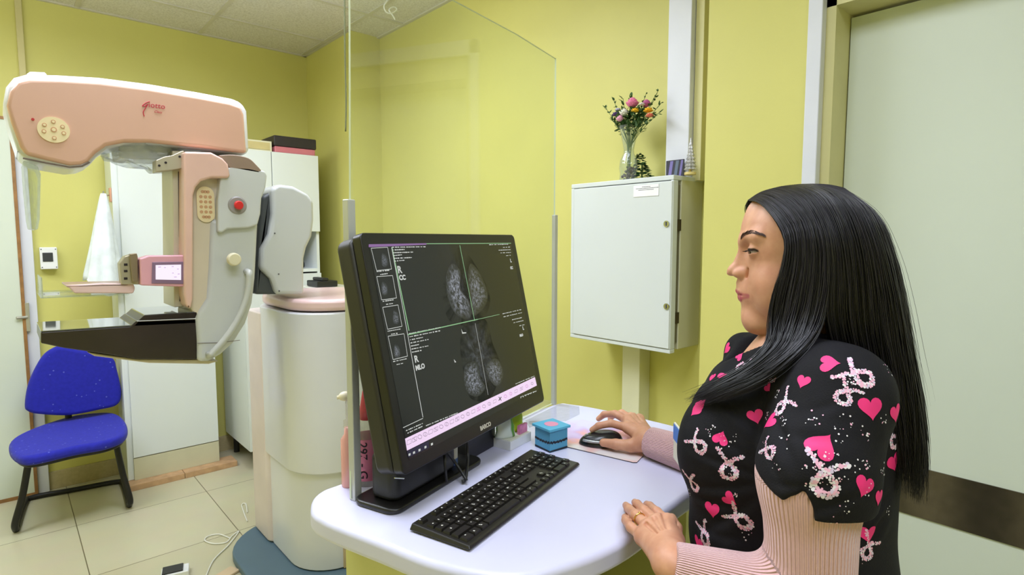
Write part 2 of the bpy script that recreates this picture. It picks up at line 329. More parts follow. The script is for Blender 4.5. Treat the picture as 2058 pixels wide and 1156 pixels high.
# chair
def chair():
    blue = mat('blue_chair_fabric', (30, 34, 168), 0.9, var=0.1, scale=60, bump=0.4, bscale=600, sheen=0.08)
    m = MATS['blue_chair_fabric']; nt = m.node_tree
    b = nt.nodes['Principled BSDF']; src = b.inputs['Base Color'].links[0].from_socket
    tc = nt.nodes.new('ShaderNodeTexCoord'); vo = nt.nodes.new('ShaderNodeTexVoronoi'); vo.inputs['Scale'].default_value = 28
    lt = nt.nodes.new('ShaderNodeMath'); lt.operation = 'LESS_THAN'; lt.inputs[1].default_value = 0.11
    mx = nt.nodes.new('ShaderNodeMixRGB'); mx.inputs[2].default_value = lin((92, 100, 196))+(1,)
    nt.links.new(tc.outputs['Object'], vo.inputs['Vector']); nt.links.new(vo.outputs['Distance'], lt.inputs[0]); nt.links.new(lt.outputs[0], mx.inputs[0]); nt.links.new(src, mx.inputs[1]); nt.links.new(mx.outputs[0], b.inputs['Base Color'])
    black = mat('black_tube_steel', (30, 30, 30), 0.4, 0.3)
    t = thing('visitor_chair', (0.23, 3.8, 0), 'blue upholstered visitor chair with black sled legs by the left door', 'chair')
    # seat
    st = catmull(pZ([(18, 902), (25, 882), (70, 860), (140, 838), (200, 830), (235, 832), (254, 850), (252, 872), (215, 888), (150, 900), (70, 918), (35, 918)], 0.43), 5, True)
    bm = new(); prism(bm, [(p[0], p[1], 0.385) for p in st], (0, 0, 0.05)); link('seat', fix(bm), blue, parent=t, bevel=0.022, seg=5)
    bm = new(); cen = np.mean(st, axis=0); prism(bm, [((p[0]-cen[0])*0.93+cen[0], (p[1]-cen[1])*0.93+cen[1], 0.37) for p in st], (0, 0, 0.022)); link('seat_shell', fix(bm), black, parent=t, bevel=0.006)
    # backrest, tilted
    bk = catmull([P(x, y, Y=3.98) for x, y in [(50, 815), (58, 770), (82, 722), (105, 702), (130, 698), (200, 712), (228, 722), (236, 745), (245, 790), (236, 815), (200, 825), (140, 836), (80, 834), (56, 828)]], 5, True)
    bm = new(); prism(bm, bk, (0, 0.055, 0)); link('backrest', fix(bm), blue, parent=t, bevel=0.024, seg=5)
    bm = new(); tube(bm, catmull([(0.225, 3.9, 0.40), (0.235, 4.06, 0.42), (0.235, 4.065, 0.55), (0.235, 4.045, 0.62)], 5), 0.016, 10, flat=0.6); link('back_support', fix(bm), black, parent=t, smooth=True)
    fr, fl = P(32, 1070, Z=0.015), P(262, 1020, Z=0.015); br_, bl = P(52, 1003, Z=0.015), P(245, 966, Z=0.015)
    tr, tl = P(58, 925, Z=0.37), P(232, 886, Z=0.37)
    for a, b_, c in ((tr, fr, br_), (tl, fl, bl)):
        path = catmull([a, a+(b_-a)*0.5, b_+np.array([0, 0, 0.05]), b_+np.array([0, 0.03, 0.004])], 6)
        bm = new(); tube(bm, path, 0.015, 12); link('leg', fix(bm), black, parent=t, smooth=True)
    bm = new(); o1 = (br_-fr); o2 = (bl-fl)
    path = catmull([fr+np.array([0, 0.03, 0]), fr+o1*0.85, fr+o1+np.array([0.03, 0.0, 0]), (br_+bl)/2, bl+np.array([-0.03, 0, 0]), fl+o2*0.85, fl+np.array([0, 0.03, 0])], 6)
    tube(bm, path, 0.014, 12); link('sled_base', fix(bm), black, parent=t, smooth=True)
chair()
# cable trunking + wall cabinet on the right wall
grey = mat('cabinet_grey_enamel', (214, 220, 218), 0.38, var=0.015, scale=3)
t = thing('trunking', (1.9, 1.2, 1.68), 'wide white vertical cable trunking above the wall cabinet, running to the ceiling', 'cable trunking')
ya, yb = P(1340, 200, X=1.86)[1], P(1386, 200, X=1.86)[1]
link('duct', fix(bounds(new(), 1.86, XR, yb, ya, 1.66, ZC)), trimw, parent=t, bevel=0.003)
link('side_channel', fix(bounds(new(), 1.885, XR, yb-0.035, yb-0.002, 1.66, ZC)), mat('cream_jamb', (214, 208, 150), 0.5), parent=t, bevel=0.002)
t = thing('trunking', (1.9, 1.3, 0), 'vertical cream cable trunking running down from under the wall cabinet behind the desk', 'cable trunking')
ya, yb = P(1250, 760, X=1.87)[1], P(1285, 760, X=1.87)[1]
link('duct', fix(bounds(new(), 1.87, XR, yb, ya, 0, 1.06)), mat('cream_trunking', (224, 222, 190), 0.4), parent=t, bevel=0.003)
xf = 1.75; ya, yb = 1.61, 1.132
t = thing('wall_cabinet', (XR, (ya+yb)/2, 1.06), 'grey metal electrical cabinet on the right wall with a vase of flowers on top', 'cabinet')
bm = new(); bounds(bm, xf+0.05, XR, yb, ya-0.02, 1.055, 1.66); link('body', fix(bm), mat('cabinet_body_cream', (206, 204, 170), 0.4), parent=t, bevel=0.003)
dr = link('door', fix(bounds(new(), xf-0.004, xf+0.014, yb+0.003, ya-0.018, 1.062, 1.652)), grey, parent=t, bevel=0.003)
link('frame', fix(bounds(bounds(bounds(bounds(new(), xf, xf+0.03, ya-0.016, ya, 1.0605, 1.6545), xf, xf+0.03, yb, ya, 1.045, 1.06), xf, XR, yb, ya, 1.655, 1.672), xf, xf+0.03, yb, yb+0.012, 1.06, 1.655)), grey, parent=t, bevel=0.003)
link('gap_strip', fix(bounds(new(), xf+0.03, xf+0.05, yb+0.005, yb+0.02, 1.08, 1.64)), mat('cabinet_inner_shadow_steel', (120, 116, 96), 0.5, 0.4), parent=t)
for z in (1.17, 1.5):
    bm = new(); bounds(bm, xf+0.028, xf+0.055, yb, yb+0.008, z-0.02, z+0.02); link('hinge', fix(bm), mat('dark_hinge', (84, 74, 60), 0.4, 0.6), parent=t)
for y in (450, 616):
    p = P(1340, y, X=xf-0.004); bm = new(); cyl(bm, p, 0.011, 0.004, (-1, 0, 0), 20); bounds(bm, p[0]-0.006, p[0]-0.004, p[1]-0.002, p[1]+0.002, p[2]-0.007, p[2]+0.007, 1)
    link('lock', fix(bm), [mat('chrome', (190, 192, 196), 0.12, 1.0), MATS['dark_screw']], parent=t)
a = P(1274, 374, X=xf-0.004); b_ = P(1324, 393, X=xf-0.004)
bm = new(); bounds(bm, xf-0.006, xf-0.004, b_[1], a[1], b_[2], a[2])
for r, (u0, u1) in enumerate(((0.35, 0.65), (0.1, 0.95), (0.2, 0.8))):
    z = a[2]-0.006-0.0055*r; yy = a[1]-(a[1]-b_[1])*u0
    while yy > a[1]-(a[1]-b_[1])*u1:
        L = random.uniform(0.002, 0.006); bounds(bm, xf-0.0063, xf-0.006, yy-L, yy, z-0.001, z+0.001, 1); yy -= L+0.0012
link('label', fix(bm), [mat('paper_white', (244, 244, 244), 0.6), mat('print_ink', (70, 70, 74), 0.7)], parent=t)
# hanging squiggle of cable from the ceiling
pts = [P(x, y, Y=2.9) for x, y in [(779, -30), (779, -2), (772, 12), (776, 24), (786, 27), (797, 20), (792, 14), (782, 20), (790, 32), (794, 40)]]
bm = new(); tube(bm, catmull(pts, 6), 0.004, 8); o = link('hanging_cable', fix(bm), mat('white_cable', (236, 236, 230), 0.4), smooth=True); tagset(o, 'short curled white cable hanging from the ceiling', 'cable')
# ================================================================ MAMMOGRAPHY MACHINE
YM = 2.3
T = thing('mammography_machine', (0.95, 2.55, 0), 'large pink and white mammography machine with a C-shaped arm, left half of the room', 'medical machine')
shell = mat('machine_white_shell', (222, 223, 230), 0.28, var=0.01, coat=0.2)
pinkp = mat('machine_peach_panel', (216, 172, 150), 0.32, var=0.015, coat=0.2)
pinkl = mat('machine_light_pink', (232, 200, 200), 0.3, var=0.01, coat=0.2)
gr = mat('machine_grey', (204, 207, 208), 0.32, var=0.01, coat=0.15)
dk = mat('machine_dark_joint', (72, 76, 78), 0.5)
crm = mat('keypad_cream', (238, 220, 176), 0.4)
krm = mat('keypad_print', (206, 160, 118), 0.5)
def plate(name, px, Y, th, m, bev=0.0, n=0, parent=T, seg=4, **k):
    p2 = [P(x, y, Y=Y) for x, y in px]
    if n: p2 = catmull(p2, n, True)
    bm = new(); prism(bm, p2, (0, th, 0)); return link(name, fix(bm), m, parent=parent, bevel=bev, seg=seg, **k)
head = [(6, 205), (12, 172), (28, 153), (55, 146), (120, 148), (200, 153), (300, 166), (400, 183), (468, 196), (490, 203), (499, 222), (503, 290), (504, 312), (460, 308), (410, 301), (370, 297), (300, 289), (250, 290), (218, 297), (197, 313), (182, 330), (165, 337), (140, 339), (90, 330), (48, 320), (35, 302), (16, 245)]
hd = plate('tube_head', head, YM+0.02, 0.26, shell, 0.03)
pan = [(13, 212), (20, 182), (34, 164), (58, 158), (120, 159), (200, 164), (300, 177), (400, 194), (462, 206), (484, 214), (491, 230), (495, 290), (497, 308), (460, 304), (410, 297), (370, 293), (300, 286), (250, 286), (214, 293), (193, 308), (178, 325), (163, 331), (140, 332), (92, 321), (52, 311), (41, 296), (22, 245)]
sp = plate('side_panel', pan, YM-0.004, 0.03, pinkp, 0.012, parent=hd)
k1 = YM-0.0055
bm = new(); lg = [P(x, y, Y=k1) for x, y in catmull([(322, 209), (313, 205), (301, 204), (290, 208), (287, 213), (293, 212), (296, 209), (291, 219), (288, 228), (291, 236)], 4)] if False else None
lgp = [P(x, y, Y=k1) for x, y in catmull([(301, 204), (293, 207), (286, 213), (292, 213), (297, 209), (292, 218), (288, 225), (290, 234)], 4)]
tube(bm, lgp, 0.0014, 6); m0 = fix(bm)
redm = mat('logo_red', (196, 40, 66), 0.5)
ex = P(330, 215, Y=k1)-P(300, 211, Y=k1); ey = np.array([0, 0, 1.])
m1 = text_mesh('iotto', 0.025, P(298, 215, Y=k1), ex, ey, shear=0.1); m2 = text_mesh('Class', 0.011, P(309, 226, Y=k1), ex, ey, shear=0.5)
link('logo', join_meshes([(m0, 0), (m1, 0), (m2, 0)]), redm, parent=sp)
def keypad(name, c, rx, rz, parent, btns):
    cc = P(*c, Y=YM-0.006); bm = new()
    cyl(bm, (0, 0, 0), 1, 1, (0, 0, 1), 40)
    bmesh.ops.transform(bm, matrix=Matrix.Translation(Vector(cc)) @ Matrix(((rx, 0, 0, 0), (0, 0, -0.004, 0.002), (0, rz, 0, 0), (0, 0, 0, 1))), verts=bm.verts)
    for f in bm.faces: f.material_index = 0
    for bx, bz, br_ in btns:
        cyl(bm, (cc[0]+bx*rx, cc[1]-0.002, cc[2]+bz*rz), br_, 0.0015, (0, -1, 0), 14, mi=1)
        cyl(bm, (cc[0]+bx*rx, cc[1]-0.0035, cc[2]+bz*rz), br_*0.6, 0.0008, (0, -1, 0), 14, mi=0)
    return link(name, fix(bm), [crm, krm], parent=parent)
keypad('head_keypad', (108, 261), 0.040, 0.039, sp, [(0, 0, 0.008), (0, .62, 0.006), (0, -.65, 0.006), (.55, .3, 0.006), (-.55, .3, 0.006), (.6, -.2, 0.006), (-.6, -.2, 0.006)])
bm = new(); cyl(bm, P(66, 240, Y=YM-0.004), 0.004, 0.002, (0, -1, 0), 14); link('indicator_lamp', fix(bm), mat('red_dot', (190, 40, 40), 0.4), parent=sp)
bm = new(); tube(bm, [P(46, 318, Y=YM+0.005), P(95, 328, Y=YM+0.005), P(140, 336, Y=YM+0.005), P(165, 334, Y=YM+0.005), P(180, 326, Y=YM+0.005)], 0.003, 6); link('edge_seam', fix(bm), mat('seam_grey', (120, 108, 104), 0.5), parent=hd)
bm = new(); prism(bm, pY([(52, 150), (95, 151), (90, 145), (60, 144)], YM+0.06), (0, 0.14, 0)); link('top_cover', fix(bm), shell, parent=hd, bevel=0.003)
# collimator box under the arch
plate('collimator', [(236, 288), (345, 294), (342, 322), (240, 318)], YM+0.07, 0.16, gr, 0.006)
# face guard
fg = glassy('face_guard_plastic', (0.93, 0.96, 0.93), 0.1, 0.22, ocol=(200, 208, 204))
p0 = [P(x, y, Y=YM+0.03) for x, y in [(46, 322), (76, 334), (82, 350), (80, 440), (76, 462), (60, 460), (56, 440), (50, 380)]]
bm = new(); prism(bm, p0, (0.0, 0.2, 0)); link('face_guard', fix(bm), fg, parent=T, bevel=0.004)
# plastic bag
pb = glassy('plastic_film', (0.96, 0.98, 0.99), 0.12, 0.2, 0.15, ocol=(226, 234, 240))
bm = new(); c = P(278, 318, Y=YM+0.15); rows = []
NN = 44; KK = 20
for k in range(KK+1):
    t = k/KK; z = 0.055-0.085*t; r = 0.125-0.035*t**2
    if k == KK: r *= 0.5
    rg = []
    for i in range(NN):
        a = 2*math.pi*i/NN; cr = 1+0.08*math.sin(7*a+5*t)+0.05*math.sin(13*a-9*t)+random.uniform(-.035, .035)
        rg.append(bm.verts.new((c[0]+r*cr*math.cos(a), c[1]+r*0.95*cr*math.sin(a), c[2]+z+0.008*math.sin(5*a+8*t)-0.015*math.cos(a)*t)))
    rows.append(rg)
for a, b_ in zip(rows[:-1], rows[1:]):
    for i in range(NN): bm.faces.new((a[i], a[(i+1) % NN], b_[(i+1) % NN], b_[i]))
bm.faces.new(rows[-1]); bmesh.ops.triangulate(bm, faces=bm.faces)
link('plastic_bag', fix(bm), pb, parent=T)
# vertical arm
body_u = [(388, 368), (398, 358), (462, 356), (464, 334), (500, 336), (533, 345), (537, 352), (534, 378), (526, 396), (524, 448), (505, 470), (438, 470), (424, 500), (418, 560), (412, 600), (392, 616), (386, 600)]
plate('arm_inner_panel', [(386, 350), (470, 352), (470, 470), (440, 500), (425, 600), (398, 640), (384, 625)], YM+0.0, 0.22, mat('arm_beige', (216, 204, 182), 0.35), 0.01)
plate('arm_upper_body', [(445, 345), (464, 334), (500, 336), (533, 344), (537, 354), (534, 378), (526, 398), (524, 430), (518, 452), (500, 458), (458, 460), (446, 468), (438, 466), (438, 400)], YM-0.035, 0.28, gr, 0.022, seg=6)
lower = plate('arm_lower_body', [(424, 440), (520, 440), (518, 480), (516, 520), (514, 560), (508, 610), (495, 650), (470, 690), (445, 713), (420, 727), (397, 728), (397, 690), (393, 640), (400, 625), (416, 600), (420, 540)], YM-0.012, 0.25, gr, 0.018, seg=5)
bm = new(); tube(bm, [P(397, 690, Y=YM-0.013), P(440, 689, Y=YM-0.013), P(482, 684, Y=YM-0.013)], 0.0012, 6); link('seam', fix(bm), MATS['seam_grey'], parent=lower)
plate('arm_pink_cap', [(370, 304), (425, 306), (448, 318), (459, 330), (463, 352), (461, 358), (425, 358), (405, 364), (394, 376), (389, 392), (388, 600), (384, 622), (374, 616), (370, 590)], YM-0.05, 0.30, mat('cap_pink', (228, 188, 176), 0.3, coat=0.2), 0.014)
bm = new(); ps = [P(x, y, Y=YM-0.035) for x, y in catmull([(440, 312), (470, 311), (500, 318), (518, 334), (526, 343)], 4)]
top = [p for p in ps]; botm = [P(x, y, Y=YM-0.035) for x, y in [(520, 348), (462, 338)]]
prism(bm, top+botm, (0, 0.27, 0)); link('arm_top_hood', fix(bm), mat('brown_hood', (150, 128, 112), 0.35), parent=T, bevel=0.006)
rail = plate('compression_rail', [(346, 303), (371, 303), (373, 616), (350, 618)], YM+0.03, 0.18, mat('rail_beige', (206, 200, 182), 0.35, 0.2), 0.003)
plate('rail_slot', [(358, 345), (365, 345), (367, 605), (361, 606)], YM+0.028, 0.004, mat('slot_black', (32, 20, 26), 0.6), parent=rail)
br_ = plate('rail_bracket', [(313, 322), (330, 315), (346, 312), (366, 303), (370, 303), (370, 338), (346, 342), (313, 346)], YM-0.01, 0.06, mat('bracket_metal', (186, 178, 158), 0.35, 0.5), 0.003)
for x, y in ((320, 333), (333, 327), (361, 315)): link('bolt', fix(cyl(new(), P(x, y, Y=YM-0.01), 0.004, 0.002, (0, -1, 0), 12)), MATS['slot_black'], parent=br_)
a = P(413, 411, Y=YM-0.002); bm = new()
prism(bm, [(a[0]+x, a[1], a[2]+z) for x, z in rrect(-0.029, 0.029, -0.064, 0.064, 0.0289)], (0, -0.004, 0))
for r in range(6):
    for cc in (-1, 0, 1): cyl(bm, (a[0]+cc*0.015*(1 if r not in (0, 5) else 0.6), a[1]-0.004, a[2]+0.045-r*0.018), 0.0055, 0.0015, (0, -1, 0), 12, mi=1)
link('arm_keypad', fix(bm), [crm, krm], parent=T)
a = P(477, 413, Y=YM-0.035); bm = new(); cyl(bm, a, 0.033, 0.004, (0, -1, 0), 32, 0.028); es = link('emergency_stop', fix(bm), mat('stop_ring', (150, 146, 144), 0.4), parent=T)
bm = new(); cyl(bm, a+np.array([0, -0.004, 0]), 0.010, 0.012, (0, -1, 0), 24); cyl(bm, a+np.array([0, -0.016, 0]), 0.017, 0.010, (0, -1, 0), 24, 0.014); link('button', fix(bm), mat('stop_red', (214, 42, 44), 0.35), parent=es, bevel=0.002)
a = P(464, 521, Y=YM-0.012); bm = new(); cyl(bm, a, 0.014, 0.03, (0, -1, 0), 24); cyl(bm, a+np.array([0, -0.03, 0]), 0.025, 0.022, (0, -1, 0), 32, 0.022); link('knob', fix(bm), mat('knob_cream', (226, 218, 188), 0.3), parent=T, bevel=0.004)
hp = catmull([P(x, y, Y=YM-0.045) for x, y in [(501, 548), (500, 575), (492, 610), (474, 650), (450, 684), (430, 706), (424, 714)]], 6)
bm = new(); hp2 = [hp[0]+np.array([0, 0.04, 0.004])]+hp+[hp[-1]+np.array([-0.0, 0.04, -0.002])]; tube(bm, hp2, 0.0115, 14); link('grab_handle', fix(bm), mat('handle_grey', (192, 194, 192), 0.35), parent=T, smooth=True)
# detector and support table
blk = mat('detector_black', (48, 40, 36), 0.25, var=0.1)
gt = mat('detector_glossy_top', (96, 98, 92), 0.06, coat=0.8)
dt = plate('detector_table', [(82, 668), (140, 664), (262, 656), (275, 645), (396, 641), (396, 722), (340, 723), (275, 722), (215, 712), (130, 700), (82, 690)], YM+0.0, 0.26, blk, 0.004)
za = P(140, 664, Y=YM)[2]
bm = new(); prism(bm, pY([(82, 667.5), (262, 655.5), (262, 653.5), (82, 665.5)], YM), (0, 0.26, 0)); link('table_cover', fix(bm), gt, parent=dt)
plate('magnification_step', [(268, 656), (278, 645), (290, 634), (396, 627), (396, 650), (275, 656)], YM, 0.26, blk, 0.002, parent=dt)
bm = new(); prism(bm, pY([(264, 654), (279, 645), (291, 633), (396, 626), (396, 628), (292, 635), (280, 647)], YM+0.001), (0, 0.26, 0)); link('step_cover', fix(bm), gt, parent=dt)
bm = new(); tube(bm, [P(275, 645.5, Y=YM-0.002), P(396, 640.5, Y=YM-0.002)], 0.0015, 6); link('trim_line', fix(bm), shell, parent=dt)
plate('under_cover', [(175, 708), (275, 722), (396, 723), (440, 726), (420, 732), (300, 730), (190, 716)], YM+0.02, 0.22, mat('under_beige', (206, 194, 168), 0.4), 0.004)
# compression paddle
cp = glassy('clear_paddle', (0.94, 0.97, 0.96), 0.14, 0.10, ocol=(236, 236, 230))
bm = new()
q = pY([(82, 558), (82, 600), (258, 594), (262, 588), (84, 594), (84, 562)], YM+0.02)
prism(bm, q, (0, 0.003, 0)); q2 = [np.array([v[0], YM+0.24, v[2]]) for v in q]; prism(bm, q2, (0, 0.003, 0))
zb = q[1][2]; prism(bm, [(q[1][0], YM+0.02, zb), (q[2][0], YM+0.02, zb+0.0), (q[2][0], YM+0.243, zb), (q[1][0], YM+0.243, zb)], (0, 0, 0.003))
prism(bm, [(q[0][0], YM+0.02, zb), (q[0][0], YM+0.243, zb), (q[0][0], YM+0.243, q[0][2]), (q[0][0], YM+0.02, q[0][2])], (0.003, 0, 0))
pdl = link('compression_paddle', fix(bm), cp, parent=T)
plate('paddle_frame', [(134, 574), (205, 569), (268, 570), (272, 580), (268, 590), (150, 590)], YM+0.01, 0.03, pinkl, 0.005, parent=pdl)
bm = new(); a0, a1 = P(134, 574, Y=YM+0.01), P(258, 571, Y=YM+0.01); prism(bm, [a0, a1, a1+np.array([0, 0.2, 0]), a0+np.array([0, 0.2, 0])], (0, 0, -0.006)); link('paddle_plate', fix(bm), mat('paddle_mauve', (196, 160, 152), 0.35), parent=pdl, bevel=0.002)
hb = plate('paddle_holder', [(240, 530), (250, 516), (262, 512), (276, 516), (280, 560), (280, 572), (244, 572)], YM+0.0, 0.05, mat('bracket_metal', (186, 178, 158), 0.35, 0.5), 0.003)
plate('holder_clamp', [(261, 511), (275, 509), (277, 516), (277, 566), (266, 566), (262, 530)], YM-0.02, 0.03, mat('clamp_taupe', (150, 134, 112), 0.35, 0.5), 0.002, parent=hb)
bm = new()
for y in (532, 545, 560): 
    a = P(252, y, Y=YM-0.001); bounds(bm, a[0]-0.004, a[0]+0.006, a[1]-0.001, a[1]+0.002, a[2]-0.004, a[2]+0.004)
link('clips', fix(bm), MATS['slot_black'], parent=hb)
db = plate('control_display', [(281, 520), (300, 514), (373, 513), (379, 545), (378, 577), (283, 574)], YM-0.035, 0.07, mat('display_pink', (228, 168, 184), 0.35), 0.005)
fr = plate('bezel', [(306, 527), (372, 526), (372, 571), (305, 570)], YM-0.038, 0.004, mat('mauve_bezel', (140, 112, 142), 0.35), 0.001, parent=db)
plate('screen', [(313, 533), (364, 532), (364, 563), (313, 562)], YM-0.0395, 0.003, emit('lit_screen', (250, 240, 252), 1.0), parent=fr)
bm = new()
for (x, y, L) in ((318, 537, 5), (330, 538, 3), (345, 536, 4), (356, 541, 3), (346, 549, 3), (357, 551, 4), (350, 557, 5)):
    a = P(x, y, Y=YM-0.040); bounds(bm, a[0], a[0]+L*0.0016, a[1], a[1]+0.0004, a[2]-0.0012, a[2]+0.0012)
link('symbols', fix(bm), emit('screen_mauve', (206, 170, 222), 1.0), parent=fr)
# rear gantry unit on the column
ru = plate('gantry_unit', [(546, 378), (560, 370), (590, 374), (620, 390), (631, 405), (632, 440), (628, 475), (617, 498), (612, 520), (612, 592), (556, 592), (545, 560), (524, 540), (526, 500), (542, 470), (548, 430)], YM+0.06, 0.3, gr, 0.02, seg=5)
plate('gantry_joint', [(528, 395), (545, 385), (552, 430), (546, 475), (530, 500), (530, 545), (548, 558), (560, 575), (560, 592), (512, 592), (516, 540), (520, 460)], YM+0.09, 0.22, dk, 0.012)
for x, y in ((552, 470), (560, 552), (561, 586)): link('screw', fix(cyl(new(), P(x, y-1, Y=YM+0.059), 0.003, 0.002, (0, -1, 0), 10)), MATS['dark_screw'], parent=ru)
# column
def foot(x0, x1, y0, y1, r, z0, z1, m, name, bev=0.0, parent=T, ang=0.0):
    pts = rrect(x0, x1, y0, y1, r, 10); bm = new(); prism(bm, [(x, y, z0) for x, y in pts], (0, 0, z1-z0)); return link(name, fix(bm), m, parent=parent, bevel=bev, seg=5)
foot(0.875, 1.36, 2.22, 2.86, 0.2, 1.155, 1.205, pinkl, 'column_cap', 0.018)
foot(0.86, 1.355, 2.225, 2.855, 0.2, 0.47, 1.15, shell, 'column_upper_shell', 0.008)
foot(0.875, 1.34, 2.25, 2.84, 0.19, 0.04, 0.468, shell, 'column_lower_shell', 0.004)
foot(0.86, 1.1, 2.66, 2.90, 0.04, 0.04, 1.12, mat('column_side_pinkish', (222, 208, 204), 0.35), 'column_side_cover', 0.01)
bm = new(); tx = P(602, 1050, Y=2.25)[0]; tx = max(tx, 1.04); bounds(bm, tx-0.011, tx+0.011, 2.2465, 2.26, 0.04, 0.468); link('tan_strip', fix(bm), mat('tan_tape', (206, 182, 142), 0.5), parent=T)
foot(0.70, 1.42, 2.12, 2.92, 0.28, 0, 0.035, mat('slate_blue_base', (88, 112, 128), 0.5), 'base_plate', 0.008)
# floor cables, adapter
wc = mat('white_cable', (236, 236, 230), 0.4)
def fc(px, label, z=0.005, r=0.0028):
    bm = new(); tube(bm, catmull(pZ(px, z), 8), r, 8); o = link('floor_cable', fix(bm), wc, smooth=True); return tagset(o, label, 'cable', None)
fc([(497, 1048), (490, 1030), (486, 1015), (494, 1013), (497, 1030)], 'short white cable loop against the foot of the machine column')
fc([(462, 1082), (440, 1074), (418, 1078), (412, 1087), (430, 1093), (455, 1090), (466, 1078), (480, 1068), (460, 1095), (430, 1125), (415, 1156), (400, 1200)], 'long white cable looping over the floor tiles towards the machine base')
c = P(352, 1144, Z=0.03); t = thing('power_adapter', (c[0], c[1], 0), 'white box with black top lying on the floor tiles at the bottom edge', 'power adapter')
R_ = math.radians(-14)
link('case', fix(box(new(), (c[0], c[1], 0.014), (0.105, 0.07, 0.028), R_)), mat('adapter_white', (236, 238, 240), 0.35), parent=t, bevel=0.005)
link('cover', fix(box(new(), (c[0]-0.008, c[1]+0.004, 0.0315), (0.078, 0.06, 0.006), R_)), mat('black_plastic', (34, 34, 36), 0.4), parent=t, bevel=0.002)
c = P(455, 1152, Z=0.01); o = link('crumpled_paper', fix(box(new(), (c[0]+0.0, c[1], 0.006), (0.09, 0.06, 0.012), 0.4)), mat('tan_paper', (214, 190, 158), 0.7), bevel=0.004); tagset(o, 'small tan paper packet on the floor beside the blue machine base', 'packet')
# ================================================================ DESK AND WHAT STANDS ON IT
ZD = 0.95
T = thing('console_desk', (0.85, 0.85, 0), 'white rounded console desk carrying the monitor, keyboard and mouse', 'desk')
dp = catmull([(0.402, 0.975), (0.441, 0.831), (0.478, 0.71), (0.54, 0.615), (0.63, 0.575), (0.763, 0.562), (0.953, 0.586), (1.13, 0.60), (1.28, 0.66), (1.33, 0.80), (1.327, 0.92), (1.314, 1.03), (1.28, 1.16), (1.22, 1.2), (0.9, 1.15), (0.53, 1.098), (0.45, 1.085), (0.412, 1.04)], 6, True)
bm = new(); prism(bm, [(p[0], p[1], ZD-0.042) for p in dp], (0, 0, 0.042)); link('desk_top', fix(bm), mat('desk_white_laminate', (216, 216, 242), 0.33, var=0.012, coat=0.1), parent=T, bevel=0.012, seg=5)
ped = mat('desk_olive_panel', (206, 204, 126), 0.5, var=0.03)
link('side_panel', fix(bounds(new(), 0.475, 0.495, 0.79, 1.03, 0.0, ZD-0.043)), ped, parent=T, bevel=0.002)
link('back_panel', fix(bounds(new(), 0.5, 1.2, 1.01, 1.03, 0.0, ZD-0.043)), ped, parent=T)
link('side_panel', fix(bounds(new(), 1.2, 1.22, 0.72, 1.03, 0.0, ZD-0.043)), ped, parent=T)
link('pedestal', fix(bounds(new(), 0.62, 0.68, 0.74, 1.0, 0.0, ZD-0.043)), mat('dark_pedestal', (60, 56, 52), 0.6), parent=T, bevel=0.004)

# ---- protective glass screen
A, B = P(715, 1003, Z=ZD), P(1113, 813, Z=ZD); gd = (B-A)/np.linalg.norm(B-A); gn = np.array([-gd[1], gd[0], 0]); gn = gn if gn[1] > 0 else -gn
def onG(x, y):
    d = ray(x, y); t = float((A-CAM)@gn)/float(d@gn); return CAM+d*t
T = thing('glass_screen', ((A+B)/2), 'tall clear protective glass screen held by two grey posts on the desk', 'glass screen')
al = mat('aluminium_post', (196, 198, 196), 0.35, 0.35)
zt = onG(712, 402)[2]; RG = Matrix.Rotation(math.atan2(gd[1], gd[0]), 3, 'Z')
c = (A+np.array([A[0], A[1], zt]))/2; link('post', fix(box(new(), c, (0.018, 0.016, zt-ZD), R=RG)), al, parent=T, bevel=0.002)
zt = onG(1113, 432)[2]; c = (B+np.array([B[0], B[1], zt]))/2; link('post', fix(box(new(), c, (0.016, 0.012, zt-ZD), R=RG)), al, parent=T, bevel=0.002)
gp = [onG(x, y) for x, y in [(704, -90), (706, 990)]]; gp[1][2] = ZD+0.004
tr_ = [onG(x, y) for x, y in [(1113, 812), (1118, 118), (1040, 69), (912, 0), (800, -62)]]; tr_[0][2] = ZD+0.004
gp += tr_
gl = glassy('clear_screen_glass', (0.965, 0.985, 0.96), 0.085, 0.012); ge = mat('glass_edge', (206, 216, 190), 0.25)
bm = new(); prism(bm, gp, gn*0.005)
for f in bm.faces: f.material_index = 0 if abs(f.normal.dot(Vector(gn))) > 0.9 or f.calc_area() > 0.2 else 1
link('glass_pane', fix(bm), [gl, ge], parent=T)
bm = new(); tube(bm, catmull([onG(707, -40)+gn*0.02, onG(708, 100)+gn*0.02, onG(710, 200)+gn*0.02, onG(709, 262)+gn*0.02], 5), 0.0015, 6); o = link('thin_cable', fix(bm), mat('grey_green_cable', (130, 134, 96), 0.5), smooth=True)
tagset(o, 'thin grey cable hanging along the left edge of the glass screen', 'cable')

